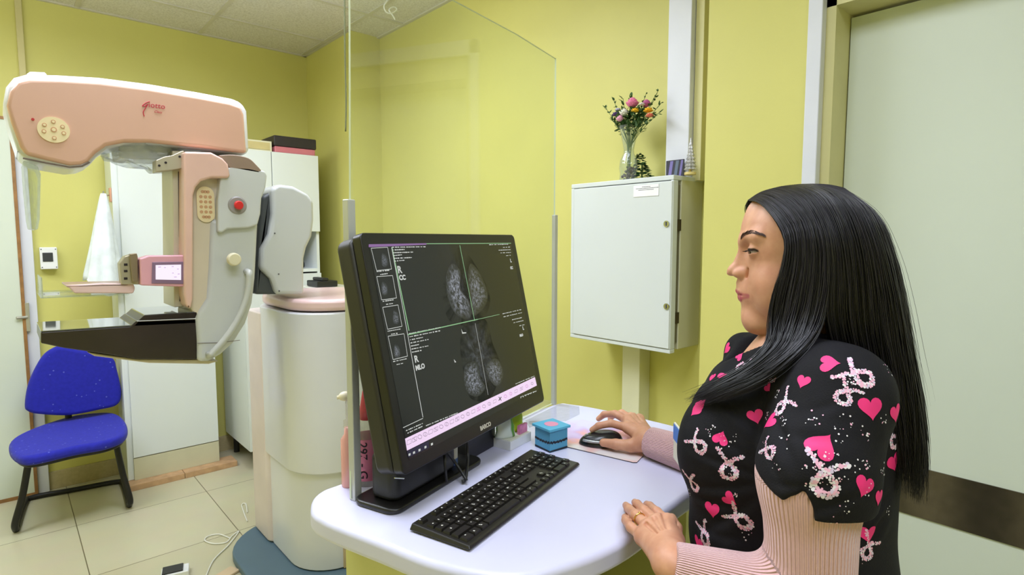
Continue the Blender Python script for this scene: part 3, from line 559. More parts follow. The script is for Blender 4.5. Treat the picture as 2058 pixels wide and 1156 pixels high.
# ---- monitor
ya, ti = 0.32, 0.213; W_, H_ = 0.55, 0.438
e1 = np.array([math.cos(ya), math.sin(ya), 0]); nh = np.array([math.sin(ya), -math.cos(ya), 0]); e2 = -nh*math.sin(ti)+ZA*math.cos(ti); nf = nh*math.cos(ti)+ZA*math.sin(ti)
BL = np.array([0.507, 0.859, 1.034])
def mp_(u, v, o=0.0): return BL+e1*u+e2*v+nf*o
def onS(x, y, o=0.0):
    d = ray(x, y); q = BL+nf*o; return CAM+d*(float((q-CAM)@nf)/float(d@nf))
T = thing('monitor', (BL[0]+0.25, BL[1]+0.15, ZD), 'large black diagnostic monitor showing grey scans on the desk', 'monitor')
bz = mat('monitor_black_plastic', (27, 26, 25), 0.32, var=0.05, bump=0.05, bscale=900)
pts = [mp_(u, v) for u, v in rrect(0, W_, 0, H_, 0.012, 5)]
bm = new(); prism(bm, pts, -nf*0.022); bz_o = link('bezel', fix(bm), bz, parent=T, bevel=0.003)
pts = [mp_(u, v, -0.022) for u, v in rrect(-0.004, W_-0.004, 0.0, H_-0.004, 0.02, 5)]
bm = new(); prism(bm, pts, -nf*0.04); link('back_shell', fix(bm), mat('monitor_side_black', (44, 42, 36), 0.45), parent=T, bevel=0.008)
pts = [mp_(u, v, -0.06) for u, v in rrect(0.12, 0.43, 0.03, 0.33, 0.03, 5)]
bm = new(); prism(bm, pts, -nf*0.03); link('rear_housing', fix(bm), bz, parent=T, bevel=0.008)
# stand: block and plate along e1
Rm = Matrix.Rotation(ya, 3, 'Z')
sb = P(795, 1036, Z=ZD); bc = np.array([0.503, 0.885, 0])
base = [bc+e1*u-nh*v for u, v in rrect(0.0, 0.30, 0.0, 0.11, 0.025, 5)]
bm = new(); prism(bm, [(p[0], p[1], ZD) for p in base], (0, 0, 0.012)); link('base', fix(bm), bz, parent=T, bevel=0.005, seg=4)
blk_ = [bc+e1*u-nh*v for u, v in rrect(0.022, 0.22, 0.018, 0.085, 0.02, 5)]
bm = new(); prism(bm, [(p[0], p[1], ZD+0.012) for p in blk_], (0, 0, 0.085)); link('stand', fix(bm), mat('stand_satin_black', (30, 31, 33), 0.38), parent=T, bevel=0.01, seg=4)
nk = [bc+e1*u-nh*v for u, v in rrect(0.12, 0.24, 0.055, 0.09, 0.008, 4)]
bm = new(); prism(bm, [(p[0], p[1], ZD+0.05) for p in nk], tuple(-nh*0.03+ZA*0.25)); link('neck', fix(bm), bz, parent=T, bevel=0.004)
bm = new(); tube(bm, [onS(793, 961, 0.001), onS(812, 962, 0.001)], 0.0012, 6); link('silver_line', fix(bm), mat('chrome', (190, 192, 196), 0.12, 1.0), parent=T)
m0 = text_mesh('BARCO', 0.0125, onS(966, 866, 0.0003), e1, e2, 0.0003, bold=0.0004); link('brand_lettering', m0, mat('brand_print', (214, 210, 196), 0.4), parent=bz_o)
# screen surface and picture
sc = [onS(x, y, 0.0004) for x, y in [(741, 492), (1027, 487), (1083, 782), (822, 925)]]
bm = new(); prism(bm, [p-nf*0.0003 for p in sc], nf*0.0004)
scm = emit('display_dark', (16, 16, 22), 0.1); scm.node_tree.nodes['Principled BSDF'].inputs['Roughness'].default_value = 0.22; scm.node_tree.nodes['Principled BSDF'].inputs['Base Color'].default_value = (0.012, 0.012, 0.014, 1)
scm.node_tree.nodes['Principled BSDF'].inputs['Coat Weight'].default_value = 0.1
scr = link('display', fix(bm), scm, parent=T)
ink = new()
def bar(a, b, wd, mi, o=0.0009):
    a, b = onS(*a, o), onS(*b, o); d = (b-a)/np.linalg.norm(b-a); s_ = np.cross(nf, d)*wd/2
    f = ink.faces.new([ink.verts.new(v) for v in (a-s_, b-s_, b+s_, a+s_)]); f.material_index = mi
def quad(ps, mi, o=0.0008):
    f = ink.faces.new([ink.verts.new(onS(*p, o)) for p in ps]); f.material_index = mi
W0, GRN, PNK, TSK, VIO, INK2, MAG = 0, 1, 2, 3, 4, 5, 6
quad([(741, 491), (857, 489), (857, 492), (741, 497)], VIO); bar((857, 490), (1027, 489), 0.0016, GRN)
bar((787, 497), (850, 839), 0.0016, W0); bar((788, 498), (822, 665), 0.0026, GRN, 0.00085)
bar((924, 493), (954, 645), 0.0018, GRN); bar((820, 673), (960, 642), 0.002, GRN); bar((960, 642), (1004, 632), 0.001, GRN)
bar((955, 650), (981, 794), 0.0009, W0); bar((810, 860), (850, 841), 0.0012, W0)
for tl, tr2, br2, bl2 in (((746, 499), (779, 497), (787, 541), (757, 544)), ((757, 556), (789, 554), (797, 599), (767, 603)), ((769, 618), (800, 613), (808, 656), (779, 662)), ((780, 676), (812, 671), (819, 716), (790, 723))):
    for a, b in ((tl, tr2), (tr2, br2), (br2, bl2), (bl2, tl)): bar(a, b, 0.0011, W0)
def textline(x0, y0, x1, y1, h, mi=W0):
    L = math.hypot(x1-x0, y1-y0); s_ = 0; 
    while s_ < L-2:
        g = random.uniform(2, 5); t0, t1 = s_/L, min(1, (s_+g)/L)
        bar((x0+(x1-x0)*t0, y0+(y1-y0)*t0), (x0+(x1-x0)*t1, y0+(y1-y0)*t1), h*random.uniform(0.6, 1), mi); s_ += g+random.choice([0.6, 0.6, 2])
for i, (x0, x1) in enumerate(((788, 856), (789, 815), (790, 830), (791, 808), (792, 829), (793, 815))): textline(x0, 497+5.6*i, x1, 496+5.4*i, 0.0022)
for i, (x0, x1) in enumerate(((822, 886), (823, 888), (824, 850), (825, 863), (826, 842), (827, 862), (828, 848))): textline(x0, 671+6.2*i, x1, 671+6.2*i-(x1-x0)*0.2, 0.0022)
for i, (x0, x1) in enumerate(((983, 1025), (1011, 1025), (1002, 1026), (1006, 1027), (1017, 1028))): textline(x0, 492+5.5*i, x1, 491+5.5*i, 0.0019)
for i, (x0, x1) in enumerate(((1010, 1048), (1012, 1049), (1029, 1051), (1032, 1053), (1044, 1054))): textline(x0, 631+6*i, x1, 631+6*i-(x1-x0)*0.23, 0.0019)
for a in (((757, 546), (784, 543)), ((764, 552), (779, 550)), ((769, 606), (795, 602)), ((776, 612), (790, 610)), ((779, 666), (807, 661)), ((786, 672), (799, 670)), ((790, 727), (818, 721)), ((797, 733), (812, 730)), ((816, 866), (850, 851)), ((819, 871), (849, 857)), ((856, 856), (920, 830)), ((1036, 772), (1074, 756)), ((1046, 798), (1078, 786))): textline(*a[0], *a[1], 0.0021)
# tool bar and task bar
quad([(814, 882), (1075, 758), (1079, 775), (818, 906)], PNK)
for i in range(24):
    t = (i+0.5)/24.3; x = 814+261*t+3; y = 882+(758-882)*t+9; sc_ = 5.4-2.4*t
    mi = MAG if i in (13, 18, 19, 22) else INK2; k = i % 4; sl = -0.47
    if i in (17,): 
        bar((x-sc_*0.7, y-sc_), (x+sc_*0.7, y+sc_), 0.0022, 7); bar((x+sc_*0.7, y-sc_), (x-sc_*0.7, y+sc_), 0.0022, 7); continue
    if k in (0, 1):
        q = [(x-sc_*.8, y-sc_*.8-sl*-sc_*.8), (x+sc_*.8, y-sc_*.8+sl*sc_*.8), (x+sc_*.8, y+sc_*.8+sl*sc_*.8), (x-sc_*.8, y+sc_*.8-sl*sc_*.8)]
        q[0] = (x-sc_*.8, y-sc_*.8-sl*sc_*.8)
        for a, b in zip(q, q[1:]+q[:1]): bar(a, b, 0.0007, mi)
        if k: bar(q[0], q[2], 0.0007, mi); bar((x, y-sc_), (x, y+sc_), 0.0007, mi)
    else:
        q = [(x+sc_*.8*math.cos(a), y+sc_*.8*math.sin(a)) for a in np.linspace(0, 2*math.pi, 11)]
        for a, b in zip(q[:-1], q[1:]): bar(a, b, 0.0009, mi)
        if k == 3: bar((x, y-sc_*.5), (x, y+sc_*.5), 0.0009, mi)
quad([(818, 907), (862, 886), (862, 900), (821, 920)], TSK)
for x, y in ((823, 914), (832, 910), (843, 905), (855, 899), (868, 893)): quad([(x-2, y-1.6), (x+2, y-3.2), (x+2.2, y+1.2), (x-1.8, y+3)], W0, 0.001)
for x in range(1046, 1078, 5): bar((x, 800-(x-1046)*.42), (x+1.5, 799-(x-1046)*.42), 0.002, W0)
quad([(912, 722), (917, 728), (914, 729)], W0)
quad([(927, 661), (930, 668), (937, 668), (937, 670), (929, 671)], W0)
im = fix(ink)
def lett(s, x, y, size): return (text_mesh(s, size, onS(x, y, 0.0009), e1, e2, 0.0001, bold=0.0006), W0)
im = join_meshes([(lett('R', 795, 549, 0.021)[0], 0), (lett('CC', 798, 563, 0.015)[0], 0), (lett('R', 830, 728, 0.019)[0], 0), (lett('MLO', 832, 745, 0.014)[0], 0), (lett('L', 1026, 527, 0.011)[0], 0), (lett('CC', 1026, 540, 0.010)[0], 0), (lett('L', 1051, 662, 0.011)[0], 0), (lett('MLO', 1047, 676, 0.008)[0], 0)]) if False else im
bmx = bmesh.new(); bmx.from_mesh(im)
for s, x, y, z in (('R', 800, 549, 0.019), ('CC', 803, 563, 0.013), ('R', 834, 729, 0.018), ('MLO', 836, 745, 0.013), ('L', 1026, 527, 0.012), ('CC', 1026, 541, 0.009), ('L', 1051, 663, 0.012), ('MLO', 1045, 677, 0.008)):
    bmx.from_mesh(lett(s, x, y, z)[0])
im = bpy.data.meshes.new('m'); bmx.to_mesh(im); bmx.free()
link('screen_graphics', im, [emit('px_white', (206, 210, 206), 0.9), emit('px_green', (140, 190, 140), 0.9), emit('px_pink', (240, 214, 244), 1.0), emit('px_taskbar', (34, 30, 60), 0.8), emit('px_violet', (150, 110, 170), 0.8), emit('px_grey', (150, 130, 156), 0.8), emit('px_magenta', (206, 110, 200), 0.9), emit('px_ink', (30, 28, 34), 0.8)], parent=scr)
def scan_mat(name, seed, inner, strength, sc_):
    m = bpy.data.materials.new(name); m.use_nodes = True; nt = m.node_tree; N = nt.nodes; L = nt.links; b = N['Principled BSDF']
    uv = N.new('ShaderNodeUVMap'); mpn = N.new('ShaderNodeMapping'); mpn.inputs['Location'].default_value = (seed*3.1, seed, seed*.7)
    nz = N.new('ShaderNodeTexNoise'); nz.inputs['Scale'].default_value = sc_; nz.inputs['Detail'].default_value = 10; nz.inputs['Roughness'].default_value = 0.8; nz.inputs['Distortion'].default_value = 0.35
    L.new(uv.outputs[0], mpn.inputs[0]); L.new(mpn.outputs[0], nz.inputs['Vector'])
    r = N.new('ShaderNodeValToRGB'); r.color_ramp.elements[0].position = 0.46; r.color_ramp.elements[1].position = 0.74
    le = N.new('ShaderNodeVectorMath'); le.operation = 'LENGTH'; L.new(uv.outputs[0], le.inputs[0])
    mr = N.new('ShaderNodeMapRange'); mr.inputs['From Min'].default_value = inner; mr.inputs['From Max'].default_value = 1.0; mr.inputs['To Min'].default_value = 1; mr.inputs['To Max'].default_value = 0
    L.new(le.outputs['Value'], mr.inputs['Value'])
    m1 = N.new('ShaderNodeMath'); m1.operation = 'MULTIPLY'; L.new(nz.outputs['Fac'], r.inputs[0]); L.new(r.outputs[0], m1.inputs[0]); L.new(mr.outputs[0], m1.inputs[1])
    ec = N.new('ShaderNodeMath'); ec.operation = 'MULTIPLY'; ec.inputs[1].default_value = strength; L.new(m1.outputs[0], ec.inputs[0])
    b.inputs['Base Color'].default_value = (0.012, 0.012, 0.014, 1); b.inputs['Emission Color'].default_value = lin((190, 196, 214))+(1,); L.new(ec.outputs[0], b.inputs['Emission Strength'])
    b.inputs['Roughness'].default_value = 0.22; b.inputs['Coat Weight'].default_value = 0.3
    return m
def scan(px, seed, inner=0.3, st=1.3, sc_=6, o=0.0006):
    ps = catmull([np.array([x, y, 0.]) for x, y in px], 6, True); c = np.mean(ps, axis=0)
    me = mesh([onS(c[0], c[1], o)]+[onS(p[0], p[1], o) for p in ps], [(0, 1+(i+1) % len(ps), 1+i) for i in range(len(ps))])
    uvl = me.uv_layers.new(name='UVMap')
    for lp in me.loops: 
        i = lp.vertex_index; a = 2*math.pi*i/len(ps); uvl.data[lp.index].uv = (0, 0) if i == 0 else (math.cos(a), math.sin(a))
    link('scan_image', me, scan_mat('scan_glow', seed, inner, st, sc_), parent=scr)
scan([(908, 530), (925, 545), (926, 580), (945, 610), (944, 640), (918, 634), (900, 600), (896, 555)], 1, 0.45, 1.3)
scan([(945, 530), (962, 545), (976, 575), (980, 600), (970, 622), (950, 634), (944, 600), (940, 560)], 2, 0.35, 0.9)
scan([(925, 497), (960, 540), (985, 600), (968, 645), (935, 655), (900, 640), (890, 580), (905, 530)], 3, 0.1, 0.12, 3, 0.0005)
scan([(935, 650), (975, 642), (990, 690), (1006, 740), (985, 800), (945, 800), (930, 740), (925, 690)], 4, 0.2, 0.28, 5, 0.0005)
scan([(935, 735), (958, 728), (966, 760), (975, 780), (960, 797), (940, 790), (932, 765)], 5, 0.4, 1.2)
scan([(985, 725), (1000, 722), (1011, 745), (1008, 768), (996, 776), (982, 760), (976, 740)], 6, 0.4, 1.0)
for i, (x, y) in enumerate(((772, 523), (772, 580), (795, 638), (797, 706))): scan([(x-4, y-14), (x+5, y-8), (x+8, y+6), (x+4, y+14), (x-4, y+12), (x-6, y)], 10+i, 0.4, 0.9)

# ---- keyboard
kc = (P(817, 1053, Z=ZD+0.016)+P(945, 1100, Z=ZD+0.010)+P(1170, 925, Z=ZD+0.010)+P(1064, 902, Z=ZD+0.016))/4
ka = math.atan2(*(P(1170, 930, Z=ZD+0.02)-P(942, 1108, Z=ZD+0.02))[[1, 0]])
k1_, k2_ = np.array([math.cos(ka), math.sin(ka), 0]), np.array([-math.sin(ka), math.cos(ka), 0])
T = thing('keyboard', (kc[0], kc[1], ZD), 'black full-size computer keyboard with white legends in front of the monitor', 'keyboard')
kb = mat('keyboard_black', (36, 34, 32), 0.35); kk = mat('key_black', (30, 28, 26), 0.4, bump=0.1, bscale=800)
LK, WK = 0.418, 0.128
def K(u, v, z): return kc[:2].tolist() and (kc[0]+k1_[0]*u+k2_[0]*v, kc[1]+k1_[1]*u+k2_[1]*v, z)
bm = new(); vs = []
for u, v, z in ((-LK/2, -WK/2, 0.003), (LK/2, -WK/2, 0.003), (LK/2, WK/2, 0.003), (-LK/2, WK/2, 0.003), (-LK/2+.004, -WK/2+.003, 0.009), (LK/2-.004, -WK/2+.003, 0.009), (LK/2-.004, WK/2-.003, 0.015), (-LK/2+.004, WK/2-.003, 0.015)): vs.append(bm.verts.new(K(u, v, ZD+z)))
for f in ((0, 1, 2, 3), (4, 5, 6, 7), (0, 1, 5, 4), (1, 2, 6, 5), (2, 3, 7, 6), (3, 0, 4, 7)): bm.faces.new([vs[i] for i in f])
link('case', fix(bm), kb, parent=T, bevel=0.0025)
for s in (-1, 1):
    link('foot', fix(box(new(), K(s*0.17, 0.04, ZD+0.0025), (0.02, 0.02, 0.005), ka)), kb, parent=T)
keys = []; U = 0.01765; xl = -LK/2+0.009; rows = [0.048, 0.026, 0.0085, -0.009, -0.0265, -0.044]
def row(y, items, x0=xl):
    x = x0
    for w in items:
        if w > 0: keys.append((x+w*U/2, y, w*U-0.0022, 0.0155 if y != rows[0] else 0.0125))
        x += abs(w)*U
row(rows[0], [1, -1, 1, 1, 1, 1, -.5, 1, 1, 1, 1, -.5, 1, 1, 1, 1, -.3, 1, 1, 1])
row(rows[1], [1]*13+[2, -.3, 1, 1, 1, -.3, 1, 1, 1, 1]); row(rows[2], [1.5]+[1]*12+[1.5, -.3, 1, 1, 1, -.3, 1, 1, 1])
row(rows[3], [1.8]+[1]*11+[2.2, -3.6, 1, 1, 1]); row(rows[4], [2.3]+[1]*10+[2.7, -1.3, 1, -1.3, 1, 1, 1]); row(rows[5], [1.3, 1.2, 1.2, 6, 1.2, 1.2, 1.2, 1.7, -.3, 1, 1, 1, -.3, 2, 1])
row((rows[2]+rows[3])/2, [-21.6, 1]); row((rows[4]+rows[5])/2, [-21.6, 1])
def surfz(v): return ZD+0.009+0.006*(v+WK/2)/WK
def keyb(bm, u, v, w, h):
    z0 = surfz(v)-0.001; z1 = surfz(v)+0.0045; q = []
    for z, i in ((z0, 0), (z1, 0.0014)):
        for a, b in ((-1, -1), (1, -1), (1, 1), (-1, 1)): q.append(bm.verts.new(K(u+a*(w/2-i), v+b*(h/2-i), z)))
    for f in ((0, 1, 2, 3), (4, 5, 6, 7), (0, 1, 5, 4), (1, 2, 6, 5), (2, 3, 7, 6), (3, 0, 4, 7)): bm.faces.new([q[i] for i in f]).material_index = 0
    if w < 0.03:
        z = z1+0.0002; 
        for _ in range(random.choice([1, 1, 2])):
            du, dv = random.uniform(-.003, .002), random.uniform(-.001, .004); a = random.uniform(.0008, .0017); b = random.uniform(.0010, .0018)
            bm.faces.new([bm.verts.new(K(u+du+x, v+dv+y, z)) for x, y in ((-a, -b), (a, -b), (a*.6, b), (-a, b))]).material_index = 1
    return bm
keys.sort(key=lambda k: (k[0]*k1_[0]+k[1]*k2_[0])+(k[0]*k1_[1]+k[1]*k2_[1]))
wl = mat('key_legend_white', (226, 224, 214), 0.5)
for k in keys[:100]: link('key', fix(keyb(new(), *k)), [kk, wl], parent=T)
bm = new()
for k in keys[100:]: keyb(bm, *k)
if len(keys) > 100: link('keys', fix(bm), [kk, wl], parent=T, kind='stuff')

# ---- mouse pad, mouse
def flat(name, px, z0, th, m, label, cat, **k):
    bm = new(); prism(bm, pZ(px, z0), (0, 0, th)); o = link(name, fix(bm), m, **k); return tagset(o, label, cat)
pm = bpy.data.materials.new('printed_pad'); pm.use_nodes = True; nt = pm.node_tree; b = nt.nodes['Principled BSDF']
tc = nt.nodes.new('ShaderNodeTexCoord'); nz = nt.nodes.new('ShaderNodeTexNoise'); nz.inputs['Scale'].default_value = 9; rp = nt.nodes.new('ShaderNodeValToRGB')
rp.color_ramp.elements[0].position = .35; rp.color_ramp.elements[0].color = lin((214, 208, 240))+(1,); rp.color_ramp.elements[1].position = .66; rp.color_ramp.elements[1].color = lin((232, 226, 226))+(1,)
e = rp.color_ramp.elements.new(.5); e.color = lin((242, 176, 166))+(1,); e = rp.color_ramp.elements.new(.44); e.color = lin((206, 176, 222))+(1,)
nt.links.new(tc.outputs['Object'], nz.inputs['Vector']); nt.links.new(nz.outputs['Fac'], rp.inputs[0]); nt.links.new(rp.outputs[0], b.inputs['Base Color']); b.inputs['Roughness'].default_value = .3
bm = new(); pp = pZ([(1128, 897), (1272, 931), (1280, 931), (1293, 917), (1262, 868), (1170, 845), (1140, 848)], ZD); prism(bm, pp, (0, 0, 0.0022))
for f in bm.faces: f.material_index = 0 if abs(f.normal.z) > .9 else 1
bmesh.ops.recalc_face_normals(bm, faces=bm.faces)
for f in bm.faces: f.material_index = 0 if abs(f.normal.z) > .9 else 1
me = bpy.data.meshes.new('m'); bm.to_mesh(me); bm.free(); o = link('mouse_pad', me, [pm, mat('pad_dark_edge', (70, 60, 66), 0.5)]); tagset(o, 'thin pale mouse pad with pink print under the mouse', 'mouse pad')
flat('clear_desk_mat', [(1064, 860), (1100, 846), (1137, 847), (1165, 833), (1164, 818), (1126, 812), (1056, 846)], ZD, 0.001, glassy('clear_mat', (0.97, 0.97, 0.98), 0.08, 0.12), 'clear plastic sheet on the desk between the blue box and the glass screen', 'desk mat')
mc = P(1208, 884, Z=ZD+0.012); ma = math.atan2(-(P(1180, 880, Z=ZD+.012)-P(1230, 872, Z=ZD+.012))[1]*-1, (P(1180, 880, Z=ZD+.012)-P(1230, 872, Z=ZD+.012))[0])
T = thing('computer_mouse', (mc[0], mc[1], ZD+0.002), 'black computer mouse with grey side strip under the right hand', 'mouse')
md = P(1183, 880, Z=ZD+.015)-P(1240, 880, Z=ZD+.015); md = md/np.linalg.norm(md); ms = np.array([-md[1], md[0], 0])
def egg(bm, s=1.0, zs=1.0, mi=0, cut=-9, dz=0.0, L=0.054, Wd=0.031, Hh=0.036):
    n, k = 28, 14; rings = []
    for j in range(k+1):
        ph = math.pi/2*j/k; rg = []
        for i in range(n):
            a = 2*math.pi*i/n; x = math.cos(a)*math.cos(ph)**0.6; y = math.sin(a)*math.cos(ph)**0.6; z = math.sin(ph)*(0.82-0.2*x)
            wv = 1-0.12*math.cos(2*a)
            p = mc*1.0+md*(x*L*s)+ms*(y*Wd*s*wv); rg.append(bm.verts.new((p[0], p[1], ZD+0.003+dz+z*Hh*zs)))
        rings.append(rg)
    for a, b in zip(rings[:-1], rings[1:]):
        for i in range(n): bm.faces.new((a[i], a[(i+1) % n], b[(i+1) % n], b[i])).material_index = mi
    bm.faces.new(rings[0][::-1]); bmesh.ops.remove_doubles(bm, verts=rings[-1], dist=1e-4); return bm
link('shell', fix(egg(new())), mat('mouse_black', (30, 32, 34), 0.25), parent=T, smooth=True)
bm = new(); pth = []; SGN = -1 if float(ms@FH) < 0 else 1; SGN = 1 if float((-ms)@(-FH)) > 0 else -1
for i in range(13):
    a = math.radians(60+60*i/12)*1.0; a = math.radians(-150+120*i/12)
    x, y = math.cos(a), math.sin(a); p = mc+md*(x*0.0525)+ms*(y*0.0322*SGN); pth.append((p[0], p[1], ZD+0.017))
tube(bm, pth, 0.0035, 8); link('side_strip', fix(bm), mat('mouse_silver', (170, 176, 180), 0.25, 0.5), parent=T, smooth=True)
bm = new(); p = mc+md*0.034+np.array([0,0,-.004]); q_ = Vector(ms); cyl(bm, (p[0]-ms[0]*0.003, p[1]-ms[1]*.003, ZD+0.0185), 0.008, 0.006, ms, 20); link('scroll_wheel', fix(bm), MATS['mouse_silver'], parent=T)

# ---- blue box, tissue box and packets
c = P(1105, 911, Z=ZD); l_ = P(1066, 899, Z=ZD)-c; r_ = P(1136, 902, Z=ZD)-c; hh = P(1104, 868, D=float(c@FH))[2]-ZD
th_ = math.atan2(r_[1], r_[0]); ux = np.array([math.cos(th_), math.sin(th_), 0]); uy = np.array([-ux[1], ux[0], 0]); s1 = 0.055
cc = c+ux*s1/2+uy*s1/2; RB = Matrix.Rotation(th_, 3, 'Z')
T = thing('gift_box', (cc[0], cc[1], ZD), 'small blue cardboard box with a pink circle on its lid beside the keyboard', 'box')
bm = new(); box(bm, (cc[0], cc[1], ZD+hh/2), (s1, s1, hh), R=RB)
def wav(o0, d0, nrm):
    n = 14; pr = None
    for i in range(n+1):
        t = i/n; z = ZD+hh*0.46+0.0018*math.sin(i*2.6)-0.002*math.sin(t*3.1); p = o0+d0*(s1*t)+nrm*0.0004; cur = (np.array([p[0], p[1], z-0.0022]), np.array([p[0], p[1], z+0.0028*abs(math.sin(i*1.9))+.0015]))
        if pr: bm.faces.new([bm.verts.new(v) for v in (pr[0], cur[0], cur[1], pr[1])]).material_index = 1
        pr = cur
    a, b = o0+nrm*0.0004, o0+d0*s1+nrm*0.0004
    bm.faces.new([bm.verts.new(v) for v in ((a[0], a[1], ZD+.001), (b[0], b[1], ZD+.001), (b[0], b[1], ZD+.006), (a[0], a[1], ZD+.005))]).material_index = 1
wav(c, ux, -uy); wav(c, uy, -ux)
link('body', fix(bm), [mat('box_blue', (84, 164, 200), 0.5, bump=0.2, bscale=300), mat('box_black_band', (26, 32, 44), 0.6)], parent=T)
lid = link('lid', fix(box(new(), (cc[0], cc[1], ZD+hh+0.003), (s1+0.011, s1+0.011, 0.006), R=RB)), mat('box_lid_blue', (96, 190, 226), 0.5), parent=T, bevel=0.0008)
link('circle', fix(cyl(new(), (cc[0], cc[1], ZD+hh+0.006), 0.017, 0.0006, seg=32)), mat('box_pink_circle', (238, 158, 190), 0.5), parent=lid)
c = P(1026, 907, Z=ZD); r_ = P(1064, 887, Z=ZD)-c; th_ = math.atan2(r_[1], r_[0]); ux = np.array([math.cos(th_), math.sin(th_), 0]); uy = np.array([-ux[1], ux[0], 0]); RB = Matrix.Rotation(th_, 3, 'Z')
L1, L2, hb_ = 0.09, 0.07, 0.022; cc = c+ux*L1/2+uy*L2/2
T = thing('tissue_carton', (cc[0], cc[1], ZD), 'low white carton right of the black box, carrying two small packets', 'box')
link('body', fix(box(new(), (cc[0], cc[1], ZD+hb_/2), (L1, L2, hb_), R=RB)), mat('carton_white', (232, 234, 236), 0.45), parent=T, bevel=0.0008)
link('top_panel', fix(box(new(), (cc[0], cc[1], ZD+hb_+0.0005), (L1*.9, L2*.86, 0.001), R=RB)), mat('carton_top_cream', (238, 240, 226), 0.45), parent=T)
def pouch(name, c0, wdt, hgt, dep, ang, m, label):
    bm = new(); e = np.array([math.cos(ang), math.sin(ang), 0]); n_ = np.array([-e[1], e[0], 0]); R = []
    for j in range(9):
        t = j/8; wd = wdt*(1-0.35*t**2); dd = dep*(1-t)**0.7+0.0008; rg = []
        for i in range(20):
            a = 2*math.pi*i/20; p = c0+e*(wd/2*math.cos(a)*(1+.05*math.sin(3*t*5)))+n_*(dd/2*math.sin(a)); rg.append(bm.verts.new((p[0], p[1], c0[2]+hgt*t+0.004*math.cos(2*a)*t)))
        R.append(rg)
    for a, b in zip(R[:-1], R[1:]):
        for i in range(20): bm.faces.new((a[i], a[(i+1) % 20], b[(i+1) % 20], b[i]))
    bm.faces.new(R[0][::-1]); bm.faces.new(R[-1]); o = link(name, fix(bm), m, smooth=True); return tagset(o, label, 'packet')
tm = bpy.data.materials.new('leaf_print_packet'); tm.use_nodes = True; nt = tm.node_tree; b = nt.nodes['Principled BSDF']
tc = nt.nodes.new('ShaderNodeTexCoord'); wv = nt.nodes.new('ShaderNodeTexWave'); wv.inputs['Scale'].default_value = 7; wv.inputs['Distortion'].default_value = 6; wv.inputs['Detail Scale'].default_value = 2
rp = nt.nodes.new('ShaderNodeValToRGB'); rp.color_ramp.elements[0].position = .1; rp.color_ramp.elements[0].color = lin((98, 156, 60))+(1,); rp.color_ramp.elements[1].position = .42; rp.color_ramp.elements[1].color = lin((218, 228, 222))+(1,)
nt.links.new(tc.outputs['Object'], wv.inputs['Vector']); nt.links.new(wv.outputs['Fac'], rp.inputs[0]); nt.links.new(rp.outputs[0], b.inputs['Base Color']); b.inputs['Roughness'].default_value = .2
zc_ = ZD+hb_+0.0012
pouch('tissue_packet', np.array([*(c+ux*0.02+uy*0.03)[:2], zc_]), 0.052, 0.045, 0.026, th_-0.5, tm, 'white tissue packet with green leaf print on the low white carton')
pouch('wipes_packet', np.array([*(c+ux*0.072+uy*0.035)[:2], zc_]), 0.042, 0.062, 0.022, th_-0.5, mat('lime_packet', (168, 204, 44), 0.3), 'lime green packet standing behind the white tissue packet')
o = link('pink_packet', fix(box(new(), tuple((c+ux*0.068+uy*0.012)[:2])+(zc_+0.011,), (0.034, 0.008, 0.022), R=RB)), mat('pink_packet', (232, 140, 186), 0.4, var=0.3, scale=60), bevel=0.001); tagset(o, 'small pink and white packet at the right end of the low white carton', 'packet')
# ---- dark box behind monitor, bottles
c = P(942, 927, Z=ZD); r_ = P(996, 896, Z=ZD)-c; th_ = math.atan2(r_[1], r_[0]); ux = np.array([math.cos(th_), math.sin(th_), 0]); uy = np.array([-ux[1], ux[0], 0])
L1 = float(np.linalg.norm(r_)); cc = c+ux*L1/2+uy*0.02; o = link('speaker_box', fix(box(new(), (cc[0], cc[1], ZD+0.06), (L1+0.0, 0.04, 0.12), R=Matrix.Rotation(th_, 3, 'Z'))), mat('navy_black_plastic', (34, 34, 46), 0.4), bevel=0.003); tagset(o, 'dark navy box standing on the desk behind the monitor', 'box')
blackc = MATS['black_plastic']
bm = new(); q = [onS(898, 908, -0.03), onS(915, 930, -0.035), P(938, 966, Z=ZD+.01)]; tube(bm, catmull(q, 6), 0.003, 8)
q = [onS(938, 880, -0.03), onS(940, 915, -0.035), P(936, 962, Z=ZD+.01), P(928, 968, Z=ZD+.006)]; tube(bm, catmull(q, 6), 0.0035, 8)
q = [onS(893, 915, -0.03), P(897, 968, Z=ZD+.012)]; tube(bm, q, 0.003, 8)
o = link('monitor_cables', fix(bm), blackc, smooth=True); tagset(o, 'black cables hanging in a V from under the monitor', 'cable')
c = P(920, 950, Z=ZD); T = thing('gel_bottle', c, 'small white bottle with a blue band seen under the monitor behind the black cables', 'bottle')
link('body', fix(lathe(new(), (c[0], c[1]+0.03, ZD), [(0.0, 0), (0.017, 0), (0.018, 0.01), (0.018, 0.05), (0.012, 0.06), (0.008, 0.07), (0, 0.07)])), mat('bottle_white', (226, 226, 224), 0.35), parent=T, smooth=True)
link('band', fix(lathe(new(), (c[0], c[1]+0.03, ZD), [(0.0184, 0.012), (0.0184, 0.026)])), mat('band_blue', (84, 112, 180), 0.4), parent=T, smooth=True)
